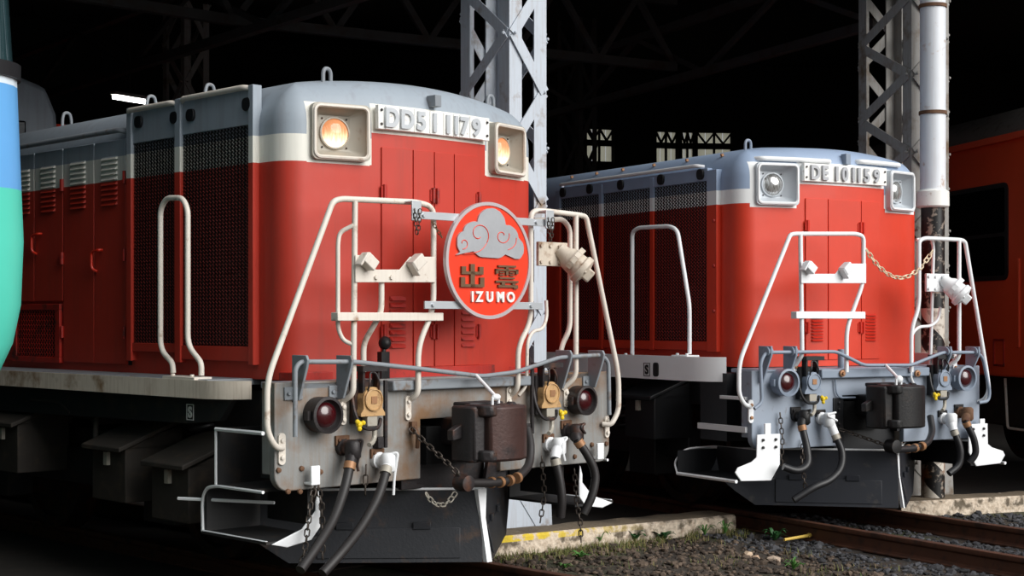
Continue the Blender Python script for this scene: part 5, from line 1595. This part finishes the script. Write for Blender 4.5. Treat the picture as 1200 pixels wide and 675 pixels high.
tag(brown.build('brown_gravel', stone_mat('brown_stones', (44, 36, 30), (104, 88, 74)), None, 0), 'brown gravel and leaf litter between the two locomotives', 'gravel', kind='stuff')
tag(grey.build('grey_ballast', stone_mat('grey_stones', (27, 27, 29), (82, 82, 86)), None, 0), 'dark grey ballast stones along the right track', 'ballast', kind='stuff')
for i, (px, py, s) in enumerate(((876, 652, .045), (885, 656, .035), (906, 658, .05), (876, 617, .04))):
    k = (CAM_H - GZ) * FPX / (py - 375); x = (px - 600) / FPX * k
    m = MB(); stone(m, 0, 0, 0, s); o = m.build('stone', stone_mat('pale_stone%d' % i, ((188, 164, 140), (170, 130, 104), (120, 112, 112), (150, 110, 84))[i], (200, 176, 150)), None, 0)
    o.location = (x, k, GZ + s * .3); tag(o, ('pale rounded stone on the brown gravel', 'reddish stone beside the pale rounded stone', 'flat grey stone right of the pale stone', 'brown stone at the end of the yellow marked kerb')[i], 'stone')

gm = NT('grass_green'); g_ = gm.t.nodes.new('ShaderNodeNewGeometry')
gm.put(gm.bs.inputs['Base Color'], gm.mix(g_.outputs['Random Per Island'], lin((84, 108, 44)), lin((140, 122, 80)))); gm.bs.inputs['Roughness'].default_value = .7
def blade(m, x, y, z, h, w, lean, a):
    d = Vector((math.cos(a), math.sin(a), 0)); s = Vector((-d.y, d.x, 0)) * w
    pts = []
    for k in range(4):
        f = k / 3; c = Vector((x, y, z)) + d * lean * f * f + Vector((0, 0, h * f * (1 - .25 * f))); ww = 1 - f
        pts += [c - s * ww, c + s * ww]
    m.add(pts, [(0, 1, 3, 2), (2, 3, 5, 4), (4, 5, 7, 6)])
gr = MB()
KD = (Vector((1.76, 12.1)) - Vector((-.55, 10.58))).normalized()
for i in range(5600):
    if i < 3000:    # along the foot of the kerb
        t = random.uniform(0, 2.75); q = Vector((-.55, 10.58)) + KD * t + Vector((KD.y, -KD.x)) * abs(random.gauss(0, .16)); x, y = q.x, q.y
    else:
        x = random.uniform(-.1, 2.6); y = random.uniform(8.7, 11.2)
        if noise.noise(Vector((x * 2.1, y * 2.1, .3))) < .12: continue
    if near_rail(x, y): continue
    if noise.noise(Vector((x * 5, y * 5, 2.3))) < -.12: continue
    blade(gr, x, y, gheight(x, y), random.uniform(.025, .085), random.uniform(.0018, .0038), random.uniform(-.04, .05), random.uniform(0, 6.28))
tag(gr.build('grass', gm.mat, None, 0), 'thin yellow green grass and moss along the kerb and gravel', 'grass', kind='stuff')
M['leaf'] = simple('weed_leaf', (82, 132, 60), .5, var=.25)
M['leafd'] = simple('dark_weed_leaf', (50, 96, 52), .5, var=.25)
def weed(px, py, n, L, w, h, label, mat, z=GZ):
    k = (CAM_H - z) * FPX / (py - 375)
    t = thing('weed', label, 'plant', ((px - 600) / FPX * k, k, gheight((px - 600) / FPX * k, k)), 0, 'weeds by the kerb')
    for i in range(n):
        a = 2 * math.pi * i / n + random.uniform(-.4, .4); d = Vector((math.cos(a), math.sin(a), 0)); s = Vector((-d.y, d.x, 0))
        l = L * random.uniform(.7, 1.15); hh = h * random.uniform(.5, 1.1); m = MB(); pts = []
        for j in range(6):
            f = j / 5; c = d * l * f + Vector((0, 0, .004 + hh * math.sin(f * 2.2))); ww = w * math.sin(math.pi * min(1, .12 + f * .88)) * .5 + .0015
            pts += [c - s * ww + Vector((0, 0, .004)), c, c + s * ww + Vector((0, 0, .004))]
        fs = []
        for j in range(5): fs += [(j * 3, j * 3 + 1, j * 3 + 4, j * 3 + 3), (j * 3 + 1, j * 3 + 2, j * 3 + 5, j * 3 + 4)]
        m.add(pts, fs); m.build('leaf', mat, t, 60)
weed(743, 636, 9, .11, .04, .10, 'broad leaved green weed against the middle of the yellow marked kerb', M['leafd'])
weed(777, 634, 8, .10, .045, .06, 'low dark broad leaved weed right of the middle of the kerb', M['leafd'])
weed(702, 640, 12, .09, .012, .10, 'feathery bright green weed near the left end of the kerb', M['leaf'])
weed(826, 630, 12, .08, .010, .08, 'small grassy weed near the free end of the kerb', M['leaf'])
weed(908, 634, 16, .10, .03, .09, 'bushy green weed beside the yellow stick', M['leafd'])
weed(889, 618, 12, .10, .014, .08, 'dark spiky weed in the gap between kerb and rail', M['leafd'])
weed(930, 669, 16, .08, .010, .07, 'bright green tuft at the bottom edge of the gravel', M['leaf'])
weed(680, 655, 12, .07, .016, .05, 'small green weed on the gravel below the left part of the kerb', M['leaf'])
weed(662, 668, 10, .06, .016, .04, 'tiny green weed near the rail of the left locomotive', M['leaf'])
weed(850, 605 + 24, 12, .07, .008, .1, 'thin grass tuft at the corner end of the kerb', M['leaf'])
k1 = (CAM_H - GZ) * FPX / (638 - 375); k2 = (CAM_H - GZ) * FPX / (631 - 375)
st = MB(); a = Vector(((919 - 600) / FPX * k1, k1, GZ + .035)); b = Vector(((979 - 600) / FPX * k2, k2, GZ + .045))
dd = (b - a)
st.tube([Vector((0, 0, 0)), dd * .5 + Vector((0, 0, .006)), dd * .9], .011, 8, r2=.014); st.bar(dd * .88, dd * 1.0 + Vector((0, 0, .02)), .035, .02); st.bar(dd * .45, dd * .5 + Vector((0, 0, .015)), .03, .02)
o = st.build('yellow_stick', simple('yellow_stick_paint', (226, 190, 90), .5, var=.15), None, 40); o.location = a
tag(o, 'yellow stick lying on the ballast beside the rail', 'stick')
